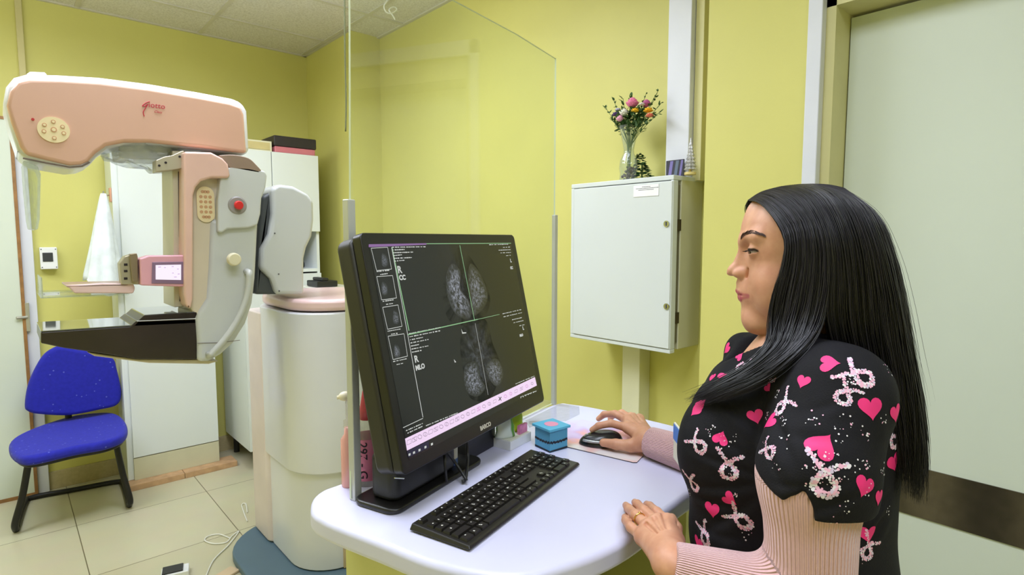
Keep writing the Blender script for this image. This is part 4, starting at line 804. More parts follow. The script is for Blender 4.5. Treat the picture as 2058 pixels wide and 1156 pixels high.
# clear bottle with pink label '297 - G'
c = P(746, 972, Z=ZD); R0 = 0.030; bx = (c[0]+0.0, c[1]+0.012, ZD)
T = thing('gel_bottle', bx, 'clear bottle with red cap and pink 297 - G label, left of the monitor stand', 'bottle')
zt = P(746, 830, D=float(np.array(bx)@FH))[2]-ZD; zl0 = P(746, 968, D=float(np.array(bx)@FH)-R0)[2]-ZD; zl1 = P(746, 885, D=float(np.array(bx)@FH)-R0)[2]-ZD
cb = glassy('bottle_plastic', (0.93, 0.93, 0.91), 0.12, 0.16, ocol=(222, 218, 206))
link('body', fix(lathe(new(), bx, [(0, 0), (R0-.003, 0), (R0, 0.005), (R0, zl1+0.012), (R0*.8, zl1+0.025), (0.013, zl1+0.035), (0.012, zt), (0, zt)], 40)), cb, parent=T, smooth=True)
link('label', fix(lathe(new(), bx, [(R0+.0006, max(zl0, .008)), (R0+.0006, zl1)], 48)), mat('label_pink', (222, 122, 166), 0.5), parent=T, smooth=True)
link('cap', fix(lathe(new(), bx, [(0, zt-.012), (0.0145, zt-.012), (0.014, zt+.012), (0.0085, zt+.045), (0.006, zt+.052), (0, zt+.052)])), mat('cap_red', (196, 66, 84), 0.4), parent=T, smooth=True)
me = text_mesh('297 - G', 0.026, (0, 0, 0), (1, 0, 0), (0, 1, 0), 0.0001, bold=0.0003)
f0 = math.atan2(-FH[1], -FH[0])-0.02
xs = [v.co.x for v in me.vertices]; xm = max(xs)
for v in me.vertices:
    x, y = v.co.x, v.co.y*.85-0.008; a = f0+y/R0; r = R0+0.0012
    v.co = Vector((bx[0]+r*math.cos(a), bx[1]+r*math.sin(a), bx[2]+zl1-0.004-(zl1-zl0-.010)*x/xm))
link('lettering', me, mat('marker_black', (40, 30, 50), 0.6), parent=T)
c = P(699, 985, Z=ZD); bx = (c[0]+0.012, c[1]+0.018, ZD); T = thing('spray_bottle', bx, 'slim pinkish spray bottle with a cream nozzle, left of the left glass post', 'bottle')
dd = float(np.array(bx)@FH); z1 = P(700, 878, D=dd)[2]-ZD; z2 = P(700, 800, D=dd)[2]-ZD
link('body', fix(lathe(new(), bx, [(0, 0), (0.014, 0), (0.015, 0.004), (0.015, z1-.004), (0.008, z1+.006), (0.007, z1+0.02), (0, z1+.02)])), mat('pink_liquid_bottle', (230, 168, 160), 0.25), parent=T, smooth=True)
link('neck', fix(lathe(new(), bx, [(0.0085, z1+.02), (0.0085, z1+.035), (0.004, z1+.037), (0.004, z2), (0, z2)])), cb, parent=T, smooth=True)
bm = new(); ball(bm, (bx[0]-0.004, bx[1]+.002, bx[2]+z2+0.004), 0.012, 16, (1.1, .9, .8)); tube(bm, [(bx[0]-0.004, bx[1]+.002, bx[2]+z2+0.004), (bx[0]-.018, bx[1]+.008, bx[2]+z2+.002)], 0.004, 8)
link('nozzle', fix(bm), mat('nozzle_cream', (232, 222, 196), 0.35), parent=T, smooth=True)

# ---- vase with flowers, small plant and ornaments on the wall cabinet
ZV = 1.672; xv = 1.82; yv = P(1263, 357, X=xv)[1]; vc = (xv, yv, ZV)
T = thing('glass_vase', vc, 'clear glass vase with dark pebbles holding the mixed flowers on the wall cabinet', 'vase')
vg = glassy('vase_glass', (0.88, 0.93, 0.9), 0.2, 0.1)
hv = P(1263, 254, X=xv)[2]-ZV
link('body', fix(lathe(new(), vc, [(0, 0), (0.030, 0), (0.034, 0.01), (0.032, 0.03), (0.036, 0.05), (0.032, 0.08), (0.020, 0.105), (0.019, 0.12), (0.029, hv*.82), (0.040, hv)], 36, rib=.03, nrib=9)), vg, parent=T, smooth=True)
bm = new()
for i in range(70):
    a = random.uniform(0, 6.28); r = random.uniform(0, .024); ball(bm, (vc[0]+r*math.cos(a), vc[1]+r*math.sin(a), ZV+random.uniform(.008, .055)), random.uniform(.0045, .006), 8)
link('pebbles', fix(bm), mat('pebble_grey', (96, 86, 88), 0.25, var=.5, scale=90), parent=T, smooth=True, kind='stuff')
stem = mat('stem_green', (92, 120, 60), 0.6); leafm = mat('leaf_green', (58, 92, 40), 0.55, var=.3, scale=40)
FD = xv
def fp(x, y, dx=0.0): return P(x, y, X=xv+dx)
def flower(x, y, r, colr, kind, label, dx):
    r *= 1.45; p = fp(x, y, dx); t = thing('flower', p, label, 'flower', 'flowers in the glass vase')
    bm = new(); tube(bm, catmull([(vc[0]+random.uniform(-.008, .008), vc[1]+random.uniform(-.008, .008), ZV+.03), (vc[0]+(p[0]-vc[0])*.15, vc[1]+(p[1]-vc[1])*.2, ZV+hv*.75), p-np.array([0, 0, r*.6])], 5), 0.0014, 6); link('stem', fix(bm), stem, parent=t, smooth=True)
    bm = new(); N = 3 if kind == 'rose' else 2
    for l in range(N):
        k = 7-l
        for i in range(k):
            a = 2*math.pi*i/k+l*.5; rr = r*(0.62-0.2*l); tl = 0.75+0.35*l if kind == 'rose' else 0.35+.5*l
            c_ = np.array([p[0]+math.cos(a)*rr*.7, p[1]+math.sin(a)*rr*.7, p[2]+l*r*.18])
            R = Matrix.Rotation(a, 3, 'Z') @ Matrix.Rotation(-tl, 3, 'Y'); ball(bm, c_, r*.55, 10, (.9, .75, .18), R=R)
    ball(bm, (p[0], p[1], p[2]+r*.2), r*.33, 10, mi=1)
    link('bloom', fix(bm), [mat('petal_'+label.split()[0], colr, 0.6, var=.15, scale=120), mat('petal_core_'+label.split()[0], tuple(v*.8 for v in colr), .6)], parent=t, smooth=True)
flower(1271, 211, .022, (236, 130, 172), 'rose', 'large pink rose at the top middle of the vase bouquet', -.012)
flower(1277, 224, .013, (246, 190, 30), 'tulip', 'yellow-orange bloom below the large pink rose in the bouquet', -.03)
flower(1303, 224, .015, (244, 186, 28), 'tulip', 'golden bloom at the right side of the bouquet', -.02)
flower(1306, 234, .013, (226, 120, 96), 'tulip', 'coral bloom under the golden one at the right of the bouquet', -.022)
flower(1299, 211, .016, (190, 96, 150), 'rose', 'magenta bloom at the upper right of the bouquet', .0)
flower(1290, 211, .010, (232, 222, 222), 'tulip', 'blush bloom between the pink rose and the magenta bloom', -.02)
flower(1254, 229, .016, (240, 240, 226), 'rose', 'white rose at the left of the bouquet', -.025)
flower(1238, 232, .014, (88, 60, 120), 'tulip', 'purple bloom at the far left of the bouquet', -.02)
flower(1246, 241, .014, (238, 170, 200), 'rose', 'pale pink bloom below the purple one at the left of the bouquet', -.03)
flower(1242, 222, .010, (206, 200, 226), 'tulip', 'lavender bloom above the purple one at the left of the bouquet', -.015)
T = thing('foliage_spray', (vc[0], vc[1], ZV+hv), 'green leafy sprays spreading between the flowers of the bouquet', 'foliage')
def leaf(bm, p, d, L, wd, mi=0):
    d = Vector([float(v) for v in d]).normalized(); s = d.cross(Vector((random.uniform(-.3, .3), random.uniform(-.3, .3), 1))).normalized()*wd; p = Vector([float(v) for v in p]); u = s.cross(d).normalized()*wd*.3
    vs = [bm.verts.new(v) for v in (p, p+d*L*.35+s, p+d*L*.75+s*.7, p+d*L, p+d*L*.75-s*.7, p+d*L*.35-s)]; mid = bm.verts.new(p+d*L*.5-u)
    for i in range(6): bm.faces.new((vs[i], vs[(i+1) % 6], mid)).material_index = mi
for i, (x, y, dx) in enumerate([(1217, 217, 0), (1234, 203, .01), (1252, 198, .01), (1268, 193, .01), (1298, 190, .01), (1322, 184, .0), (1329, 207, .0), (1323, 228, -.02), (1230, 240, -.02), (1262, 246, -.04), (1285, 244, -.04), (1318, 196, 0.01)]):
    e_ = fp(x, y, dx); s0 = np.array([vc[0], vc[1], ZV+hv*.6]); pth = catmull([s0, s0*.5+e_*.5+np.array([0, 0, .01]), e_], 5)
    bm = new(); tube(bm, pth, .0011, 5, mi=0)
    for k in range(4, len(pth)):
        for _ in range(3 if i in (8, 9, 10) else 2): leaf(bm, pth[k], (e_-s0)/.2+np.random.uniform(-1, 1, 3)*.9, random.uniform(.012, .026) if i not in (4, 5, 11) else random.uniform(.008, .014), random.uniform(.003, .006), 1)
    link('sprig', fix(bm), [stem, leafm], parent=T)
bm = new()
for i in range(190): leaf(bm, (vc[0]+random.uniform(-.03, .03), vc[1]-.005+random.uniform(-.062, .055), ZV+hv+random.uniform(-.01, .055)), np.random.uniform(-1, 1, 3)+np.array([0, 0, .5]), random.uniform(.015, .03), random.uniform(.006, .011))
link('leaves', fix(bm), leafm, parent=T)
pc = (1.86, P(1290, 352, X=1.86)[1], ZV); T = thing('small_plant', pc, 'small dark green leafy ornament behind the glass vase', 'plant')
bm = new()
for i in range(190):
    t = random.random()**1.0; a = random.uniform(0, 6.28); r = .045*(1-t*.8)*random.uniform(.4, 1); leaf(bm, (pc[0]+r*math.cos(a)*.6, pc[1]+r*math.sin(a)*.75+.012*t, ZV+.012+.095*t), (math.cos(a), math.sin(a), random.uniform(-.5, .3)), random.uniform(.018, .028)*(1-.55*t), .009*(1-.4*t))
link('leaves', fix(bm), mat('dark_leaf_green', (48, 92, 50), .5, var=.3, scale=60), parent=T)
link('stem', fix(cyl(new(), pc, .003, .07)), stem, parent=T)
# dark picture card and glass ornament tree
a, b_ = P(1340, 352, X=1.845), P(1375, 350, X=1.845); zt = P(1357, 322, X=1.845)[2]
bm = new(); bounds(bm, 1.84, 1.845, b_[1], a[1], ZV, zt); 
for i, (u0, u1) in enumerate(((.12, .3), (.45, .62), (.74, .86))): 
    y0_, y1_ = a[1]+(b_[1]-a[1])*u0, a[1]+(b_[1]-a[1])*u1; dy = (b_[1]-a[1])*.12; bm.faces.new([bm.verts.new(v) for v in ((1.8395, y0_, ZV+.003), (1.8395, y1_, ZV+.003), (1.8395, y1_+dy, zt-.003), (1.8395, y0_+dy, zt-.003))]).material_index = 1+i % 2
o = link('picture_card', fix(bm), [mat('card_dark', (44, 44, 58), .4), mat('card_violet', (120, 110, 170), .4), mat('card_greyblue', (96, 110, 130), .4)]); tagset(o, 'small dark violet picture card at the foot of the white trunking on the cabinet', 'card')
tcn = (1.80, P(1387, 350, X=1.80)[1], ZV); zt = P(1386, 276, X=1.8)[2]-ZV; T = thing('ornament_tree', tcn, 'small silvery glass tree ornament at the right end of the wall cabinet top', 'ornament')
bm = new(); prof = []
for k in range(9): r = .021*(1-k/9.5); z = .018+(zt-.02)*k/9; prof += [(r, z), (r*.62, z+(zt-.02)/9*.8)]
lathe(bm, tcn, [(0, .016)]+prof+[(0, zt)], 22, rib=.2, nrib=7); link('tree', fix(bm), mat('silver_glass', (206, 206, 206), .15, .5, var=.3, scale=200), parent=T)
link('base', fix(cyl(new(), tcn, .02, .009)), mat('gold_base', (226, 206, 140), .35, .2), parent=T, bevel=.001)
link('rod', fix(cyl(new(), (tcn[0], tcn[1], ZV+.009), .004, .01)), MATS['gold_base'], parent=T)
# ================================================================ PERSON
AZ = math.atan(571/1160.)
SD = FH*math.cos(AZ)+RT*math.sin(AZ)           # horizontal sight line through her: her left side looks back along it
UF = -RT*math.cos(AZ)+FH*math.sin(AZ)          # the way she faces
VL = -SD                                       # her left
D0 = 1.05
def Q(x, y, D=D0):
    d = ray(x, y); return CAM+d*(D/float(d@SD))
def hp(x, y, v=0.0): return Q(x, y)+VL*v
AX = np.array([UF, VL, ZA])
class Vol:
    def __init__(s, lo, hi, h):
        s.lo = np.array(lo, float); s.h = h; s.n = np.ceil((np.array(hi)-s.lo)/h).astype(int)+1
        s.F = np.full(s.n, 1.0, np.float32)
    def sub(s, lo, hi):
        a = np.clip(np.floor((lo-s.lo)/s.h).astype(int), 0, s.n); b = np.clip(np.ceil((hi-s.lo)/s.h).astype(int)+1, 0, s.n)
        sl = tuple(slice(i, j) for i, j in zip(a, b))
        c = [(s.lo[i]+s.h*np.arange(a[i], b[i])).astype(np.float32) for i in range(3)]
        return sl, c[0][:, None, None], c[1][None, :, None], c[2][None, None, :]
    def mix(s, sl, d, k, mode):
        F = s.F[sl]
        if mode == 'add':
            h = np.maximum(k-np.abs(F-d), 0)/k; s.F[sl] = np.minimum(F, d)-h*h*k*.25
        else:
            d = -d; h = np.maximum(k-np.abs(F-d), 0)/k; s.F[sl] = np.maximum(F, d)+h*h*k*.25
    def cap(s, a, b, ra, rb, k=0.01, mode='add'):
        a = np.array(a, float); b = np.array(b, float); m = max(ra, rb)+k+3*s.h
        sl, X, Y, Z = s.sub(np.minimum(a, b)-m, np.maximum(a, b)+m); ab = b-a; L = float(ab@ab)+1e-12
        t = np.clip(((X-a[0])*ab[0]+(Y-a[1])*ab[1]+(Z-a[2])*ab[2])/L, 0, 1)
        d = np.sqrt((X-a[0]-t*ab[0])**2+(Y-a[1]-t*ab[1])**2+(Z-a[2]-t*ab[2])**2)-(ra+(rb-ra)*t)
        s.mix(sl, d.astype(np.float32), k, mode); return s
    def ell(s, c, r, k=0.01, mode='add', A=AX):
        c = np.array(c, float); m = max(r)+k+3*s.h
        sl, X, Y, Z = s.sub(c-m, c+m); q = [(X-c[0])*A[i][0]+(Y-c[1])*A[i][1]+(Z-c[2])*A[i][2] for i in range(3)]
        k0 = np.sqrt(sum((q[i]/r[i])**2 for i in range(3))); k1 = np.sqrt(sum((q[i]/r[i]**2)**2 for i in range(3)))+1e-9
        s.mix(sl, (k0*(k0-1)/k1).astype(np.float32), k, mode); return s
    def chain(s, pts, rs, k=0.01):
        for a, b, ra, rb in zip(pts[:-1], pts[1:], rs[:-1], rs[1:]): s.cap(a, b, ra, rb, k)
        return s
    def chain_sub(s, pts, rs, k=0.003):
        for a, b, ra, rb in zip(pts[:-1], pts[1:], rs[:-1], rs[1:]): s.cap(a, b, ra, rb, k, 'sub')
        return s
    def half(s, c, n, k=0.004):
        """cut away the side that n points to"""
        sl, X, Y, Z = s.sub(s.lo, s.lo+s.h*s.n); n = np.array(n)/np.linalg.norm(n)
        d = -((X-c[0])*n[0]+(Y-c[1])*n[1]+(Z-c[2])*n[2]); s.mix(sl, d.astype(np.float32), k, 'sub'); return s
    def net(s):
        F = s.F; S = F < 0; n = s.n; cnt = np.zeros(n-1, np.int8)
        offs = [(i, j, k) for i in (0, 1) for j in (0, 1) for k in (0, 1)]
        for o in offs: cnt += S[o[0]:n[0]-1+o[0], o[1]:n[1]-1+o[1], o[2]:n[2]-1+o[2]]
        act = np.argwhere((cnt > 0) & (cnt < 8)); idm = np.full(n-1, -1, np.int32); idm[tuple(act.T)] = np.arange(len(act))
        acc = np.zeros((len(act), 3)); num = np.zeros(len(act))
        for o in offs:
            for ax in range(3):
                if o[ax]: continue
                o2 = list(o); o2[ax] = 1
                f0 = F[tuple((act+o).T)]; f1 = F[tuple((act+o2).T)]; m = (f0 < 0) != (f1 < 0)
                t = np.where(m, f0/np.where(m, f0-f1, 1), 0); p = np.tile(np.array(o, float), (len(act), 1)); p[:, ax] = t
                acc[m] += p[m]; num[m] += 1
        V = s.lo+s.h*(act+acc/num[:, None]); quads = []
        for ax in range(3):
            a, b = [(1, 2), (2, 0), (0, 1)][ax]; sl0 = [slice(1, n[i]-1) for i in range(3)]; sl1 = list(sl0); sl0[ax] = slice(0, n[ax]-1); sl1[ax] = slice(1, n[ax])
            s0 = S[tuple(sl0)]; s1 = S[tuple(sl1)]
            for flip, mm in ((0, s0 & ~s1), (1, ~s0 & s1)):
                e = np.argwhere(mm); base = [1, 1, 1]; base[ax] = 0; e = e+base; q = []
                for da, db in ((-1, -1), (0, -1), (0, 0), (-1, 0)):
                    g = e.copy(); g[:, a] += da; g[:, b] += db; q.append(idm[tuple(g.T)])
                q = np.stack(q, 1); quads.append(q[:, ::-1] if flip else q)
        return V, np.concatenate(quads)
def smooth(V, Fq, it=2, lam=0.5):
    e = np.concatenate([Fq[:, [0, 1]], Fq[:, [1, 2]], Fq[:, [2, 3]], Fq[:, [3, 0]]])
    for _ in range(it):
        acc = np.zeros_like(V); c = np.zeros(len(V))
        for i, j in ((0, 1), (1, 0)):
            for d in range(3): acc[:, d] += np.bincount(e[:, i], V[e[:, j], d], len(V))
            c += np.bincount(e[:, i], minlength=len(V))
        V = V*(1-lam)+lam*acc/np.maximum(c, 1)[:, None]
    return V
def to_mesh(V, Fq):
    me = bpy.data.meshes.new('m'); me.vertices.add(len(V)); me.vertices.foreach_set('co', V.astype(np.float32).ravel())
    k = Fq.shape[1]; me.loops.add(len(Fq)*k); me.loops.foreach_set('vertex_index', Fq.astype(np.int32).ravel())
    me.polygons.add(len(Fq)); me.polygons.foreach_set('loop_start', np.arange(0, len(Fq)*k, k, dtype=np.int32)); me.polygons.foreach_set('loop_total', np.full(len(Fq), k, dtype=np.int32))
    me.update(calc_edges=True); me.validate(); me.shade_smooth(); return me
def attr(me, name, arr):
    a = me.attributes.new(name, 'FLOAT', 'POINT'); a.data.foreach_set('value', np.asarray(arr, np.float32))

PER = thing('person', tuple((SD*D0)[:2])+(0,), 'woman with long black hair, black heart-print scrub top and pink sleeves at the desk', 'person')
# ---------------- key joints
SHL, SHR = Q(1690, 792, .905), Q(1600, 775, 1.20)
ELL, WRL = Q(1628, 1215, .855), P(1352, 1138, Z=.985)
WRR = P(1306, 888, Z=.985); ELR = P(1500, 960, Z=.985)+SD*0.02

# ---------------- head and neck (fine grid)
hc = hp(1570, 540); V_ = Vol(hc-.19, hc+np.array([.19, .19, .16]), .0014)
V_.lo[2] = hc[2]-.19
V_.ell(hp(1612, 476), (.086, .070, .080), .01)
V_.ell(hp(1583, 545), (.062, .057, .082), .025)
V_.ell(hp(1578, 600), (.056, .049, .050), .03)
V_.ell(hp(1520, 588), (.0285, .027, .032), .014)
for s_ in (1, -1):
    V_.ell(hp(1558, 560, s_*.034), (.031, .023, .030), .014)
    V_.ell(hp(1590, 592, s_*.044), (.040, .020, .040), .03)      # jaw
    V_.cap(hp(1502, 483, s_*.010), hp(1526, 476, s_*.045), .010, .008, .014)
V_.cap(hp(1516, 640, .009), hp(1516, 640, -.009), .018, .018, .02)
V_.ell(hp(1538, 652), (.034, .036, .016), .02)
V_.cap(hp(1494, 492), hp(1481, 533), .0070, .0085, .010)
V_.cap(hp(1506, 498), hp(1500, 542), .0085, .0145, .010)
V_.ell(hp(1475, 543), (.0115, .0105, .010), .008)
for s_ in (1, -1):
    V_.ell(hp(1491, 549, s_*.0130), (.0125, .0062, .0084), .006)
    V_.ell(hp(1483, 557.5, s_*.0068), (.0055, .0030, .0032), .002, 'sub')
    V_.cap(hp(1507, 541, s_*.020), hp(1506, 556, s_*.0195), .0022, .0018, .005, 'sub')
    V_.ell(hp(1500, 500, s_*.033), (.010, .016, .011), .012, 'sub')
    V_.ell(hp(1524, 503, s_*.0315), (.0150, .0155, .0150), .004)
    sl_ = [hp(1508, 507.5, s_*.0205), hp(1504.5, 506.5, s_*.031), hp(1509, 505.5, s_*.0395), hp(1519, 504.5, s_*.0450), hp(1532, 505, s_*.0468)]
    V_.chain_sub(sl_, [.0012, .0028, .0028, .0022, .0010], .0015)
    V_.cap(hp(1506, 496, s_*.030), hp(1528, 494, s_*.0460), .0012, .0010, .003, 'sub')   # lid crease
    # lips: centre to corner
    V_.cap(hp(1487, 586, 0), hp(1492, 586, s_*.011), .0052, .0050, .003); V_.cap(hp(1492, 586, s_*.011), hp(1512, 590.5, s_*.0262), .0054, .0036, .003)
    V_.cap(hp(1490, 597.5, 0), hp(1495, 598, s_*.010), .0064, .0058, .003); V_.cap(hp(1495, 598, s_*.010), hp(1512, 593, s_*.0256), .0062, .0034, .003)
    V_.cap(hp(1481, 591.5, 0), hp(1491, 591.5, s_*.0165), .0008, .0009, .0016, 'sub'); V_.cap(hp(1491, 591.5, s_*.0165), hp(1513, 592, s_*.0300), .0009, .0008, .0016, 'sub')
    V_.ell(hp(1517, 592, s_*.0300), (.003, .003, .004), .004, 'sub')
V_.cap(hp(1632, 600), Q(1640, 745), .050, .056, .03)
V_.cap(hp(1600, 640), Q(1600, 735), .034, .042, .03)
hv, hf = V_.net(); hv = smooth(hv, hf, 2, .5)
# pull the midline onto the measured profile
prof_px = [(1520, 395), (1503, 412), (1496, 430), (1490, 450), (1485, 470), (1482, 483), (1483, 494), (1484, 503), (1479, 515), (1472, 526), (1464, 537), (1460, 545), (1462, 552), (1470, 558), (1480, 562), (1480, 568), (1478, 576), (1477, 583), (1479, 588), (1483, 591.5), (1482, 596), (1483, 602), (1488, 609), (1489, 616), (1488, 626), (1490, 638), (1495, 648), (1505, 656)]
pr = np.array([[(Q(x, y)-Q(1600, 520))@UF, Q(x, y)[2]] for x, y in prof_px]); pr = pr[np.argsort(pr[:, 1])]
h0 = Q(1600, 520); u_ = (hv-h0)@UF; v_ = (hv-h0)@VL; z_ = hv[:, 2]
zs = np.linspace(pr[0, 1], pr[-1, 1], 90); cur = []
for z in zs:
    m = (np.abs(z_-z) < .0016) & (np.abs(v_) < .004); cur.append(u_[m].max() if m.any() else np.nan)
cur = np.array(cur); ok = ~np.isnan(cur); cur = np.interp(zs, zs[ok], cur[ok]); dl = np.interp(zs, pr[:, 1], pr[:, 0])-cur
dl = np.convolve(np.pad(dl, 3, mode='edge'), np.ones(7)/7, mode='valid'); dl[-1] *= .5; dz = np.interp(z_, zs, dl, left=dl[0], right=dl[-1]); cz = np.interp(z_, zs, cur)
fall = np.clip(1-np.maximum(zs[0]-z_, 0)/.02, 0, 1)*np.clip(1-np.maximum(z_-zs[-1], 0)/.03, 0, 1)
wgt = (0.7*np.exp(-(v_/.010)**2)+0.3*np.exp(-(v_/.03)**2))*np.exp(-(np.maximum(cz-u_, 0)/.045)**2)*fall
hv = hv+UF[None, :]*(dz*wgt)[:, None]
u_ = (hv-h0)@UF
# lips and brow masks in head space
def segd(P_, a, b):
    ab = b-a; t = np.clip(((P_-a)@ab)/(ab@ab), 0, 1); return np.linalg.norm(P_-a-t[:, None]*ab, axis=1)
lip = np.zeros(len(hv)); brow = np.zeros(len(hv)); lash = np.zeros(len(hv))
for s_ in (1, -1):
    a, b, c = hp(1482, 588, 0), hp(1490, 588, s_*.011), hp(1511, 590.5, s_*.028)
    d1 = np.minimum(segd(hv, a, b), segd(hv, b, c)*1.25); a2, b2 = hp(1485, 598, 0), hp(1493, 598, s_*.012)
    d2 = np.minimum(segd(hv, a2, b2), segd(hv, b2, hp(1511, 593, s_*.0275))*1.25); lip = np.maximum(lip, np.clip((.0072-np.minimum(d1, d2))/.0016, 0, 1))
    # eyelid line
    for p_, q_ in ((hp(1507, 505.5, s_*.021), hp(1503.5, 502, s_*.031)), (hp(1503.5, 502, s_*.031), hp(1508, 501, s_*.040)), (hp(1508, 501, s_*.040), hp(1519, 501, s_*.0455)), (hp(1519, 501, s_*.0455), hp(1536, 504.5, s_*.0475))): lash = np.maximum(lash, np.clip((.0030-segd(hv, p_, q_))/.0014, 0, 1))
attr_h = (lip, brow, lash)
# ---------------- torso skin (under the shirt), arms end inside the sleeves
tl = Vol(Q(1600, 720)-np.array([.42, .40, .34]), Q(1600, 720)+np.array([.42, .60, .06]), .0045)
tl.ell(Q(1585, 815), (.095, .105, .13), .03); tl.cap(Q(1625, 735), SHL+SD*.05, .03, .03, .04); tl.cap(Q(1625, 735), SHR-SD*.05, .03, .03, .04)
tl.cap(Q(1620, 640), Q(1620, 770), .050, .06, .04)
tl.chain([SHL+SD*.05, SHL, Q(1628, 960, .855), ELL, WRL*.8+ELL*.2], [.03, .036, .040, .036, .022], .02); tl.chain([SHR-SD*.05, SHR, Q(1500, 900, 1.30), ELR, WRR*.85+ELR*.15], [.03, .034, .034, .030, .020], .02)
tv, tf = tl.net(); tv = smooth(tv, tf, 2)
# ---------------- hands
def hand(wr, arm, palm, fingers, thumb, dorsum=None):
    allp = np.array([wr, arm]+[p for f in fingers+[thumb] for p, r in f]); v = Vol(allp.min(0)-.035, allp.max(0)+.035, .0013)
    v.cap(arm, wr, .029, .0255, .012)
    for f in fingers: v.cap(wr+(f[0][0]-wr)*.15, f[0][0], palm[0], palm[1], .016)
    for f, g in zip(fingers[:-1], fingers[1:]): v.cap(f[0][0], g[0][0], palm[1]*.92, palm[1]*.92, .010)
    for f in fingers:
        v.chain([p for p, r in f], [r for p, r in f], .0035)
        v.ell(f[0][0]+ZA*.002, (f[0][1]*1.05,)*3, .006)
    v.cap(wr+(thumb[0][0]-wr)*.2, thumb[0][0], .017, .015, .015); v.chain([p for p, r in thumb], [r for p, r in thumb], .005)
    for f, g in zip(fingers[:-1], fingers[1:]):   # tendon valleys
        m0 = (f[0][0]+g[0][0])/2+ZA*palm[1]*1.18; v.cap(m0, m0*.55+(wr+ZA*palm[0]*1.3)*.45, .0025, .001, .006, 'sub')
    V, q = v.net(); return smooth(V, q, 2, .5), q
def FZ(l, r): return [(P(x, y, Z=z), rr) for (x, y, z), rr in zip(l, r)]
fr = (.0095, .0088, .0078, .0066)
LH = hand(WRL+ZA*0.0, WRL*.75+ELL*.25, (.019, .0125), [
    FZ([(1292, 1080, .976), (1268, 1060, .979), (1258, 1046, .970), (1256, 1040, .960)], (.0088, .0080, .0072, .0062)),
    FZ([(1305, 1063, .984), (1278, 1036, .986), (1263, 1022, .974), (1258, 1016, .961)], fr),
    FZ([(1323, 1052, .987), (1296, 1028, .989), (1281, 1014, .976), (1276, 1010, .962)], fr),
    FZ([(1342, 1050, .984), (1320, 1030, .986), (1306, 1018, .974), (1300, 1014, .961)], fr)],
    FZ([(1358, 1088, .968), (1358, 1062, .964), (1350, 1042, .962)], (.0125, .0105, .0085)))
RH = hand(WRR, WRR+(P(1340, 895, Z=.99)-WRR)*1.0, (.018, .0125), [
    FZ([(1262, 860, .996), (1228, 851, 1.004), (1203, 856, .997), (1190, 864, .985)], (.0105, .0092, .0082, .0068)),
    FZ([(1262, 846, 1.000), (1236, 832, 1.008), (1214, 833, .999), (1203, 842, .986)], (.0105, .0092, .0082, .0068)),
    FZ([(1272, 842, .992), (1250, 830, .994), (1234, 834, .982), (1226, 842, .968)], fr),
    FZ([(1285, 843, .982), (1268, 835, .980), (1256, 838, .970), (1250, 843, .962)], (.0088, .0080, .0072, .0062))],
    FZ([(1268, 896, .972), (1238, 893, .971), (1213, 890, .969)], (.0135, .0118, .0098)))
VV, FF, A1 = [], [], [[], [], []]; off = 0
for (v, q), at in (((hv, hf), attr_h), ((tv, tf), None), (LH, None), (RH, None)):
    VV.append(v); FF.append(q+off); off += len(v)
    for i in range(3): A1[i].append(at[i] if at else np.zeros(len(v)))
bm_ = to_mesh(np.concatenate(VV), np.concatenate(FF))
for nme, a in zip(('lip', 'brow', 'lash'), A1): attr(bm_, nme, np.concatenate(a))
sk = bpy.data.materials.new('skin'); sk.use_nodes = True; nt = sk.node_tree; N = nt.nodes; L = nt.links; b = N['Principled BSDF']
tc = N.new('ShaderNodeTexCoord'); nz = N.new('ShaderNodeTexNoise'); nz.inputs['Scale'].default_value = 38; nz.inputs['Detail'].default_value = 6
rp = N.new('ShaderNodeValToRGB'); rp.color_ramp.elements[0].position = .3; rp.color_ramp.elements[1].position = .72
rp.color_ramp.elements[0].color = lin((196, 138, 108))+(1,); rp.color_ramp.elements[1].color = lin((216, 162, 130))+(1,)
L.new(tc.outputs['Object'], nz.inputs['Vector']); L.new(nz.outputs['Fac'], rp.inputs[0]); src = rp.outputs[0]
for an, colr in (('lip', (186, 92, 100)), ('lash', (40, 26, 24))):
    at = N.new('ShaderNodeAttribute'); at.attribute_name = an; mx = N.new('ShaderNodeMixRGB'); L.new(at.outputs['Fac'], mx.inputs[0]); L.new(src, mx.inputs[1]); mx.inputs[2].default_value = lin(colr)+(1,); src = mx.outputs[0]
L.new(src, b.inputs['Base Color']); b.inputs['Roughness'].default_value = .48; b.inputs['Subsurface Weight'].default_value = .18; b.inputs['Subsurface Radius'].default_value = (.9, .35, .2); b.inputs['Subsurface Scale'].default_value = .006
n2 = N.new('ShaderNodeTexNoise'); n2.inputs['Scale'].default_value = 900; bp = N.new('ShaderNodeBump'); bp.inputs['Strength'].default_value = .08; bp.inputs['Distance'].default_value = .001; L.new(tc.outputs['Object'], n2.inputs['Vector']); L.new(n2.outputs['Fac'], bp.inputs['Height']); L.new(bp.outputs[0], b.inputs['Normal'])
BODY = link('body', bm_, sk, parent=PER)
BV = BVHTree.FromPolygons([tuple(v) for v in hv], [tuple(int(i) for i in f) for f in hf])
# eyes
for s_ in (1, -1):
    c = hp(1524, 503, s_*.0315); e = link('eye', fix(ball(new(), c, .0131, 32)), mat('eye_white', (170, 152, 144), .35), parent=BODY, smooth=True)
    d = (UF*.90-ZA*.30+VL*s_*.30); d /= np.linalg.norm(d); link('iris', fix(cyl(new(), c+d*.0108, .0068, .0026, d, 24, .0045)), mat('iris_brown', (44, 26, 20), .1), parent=e)
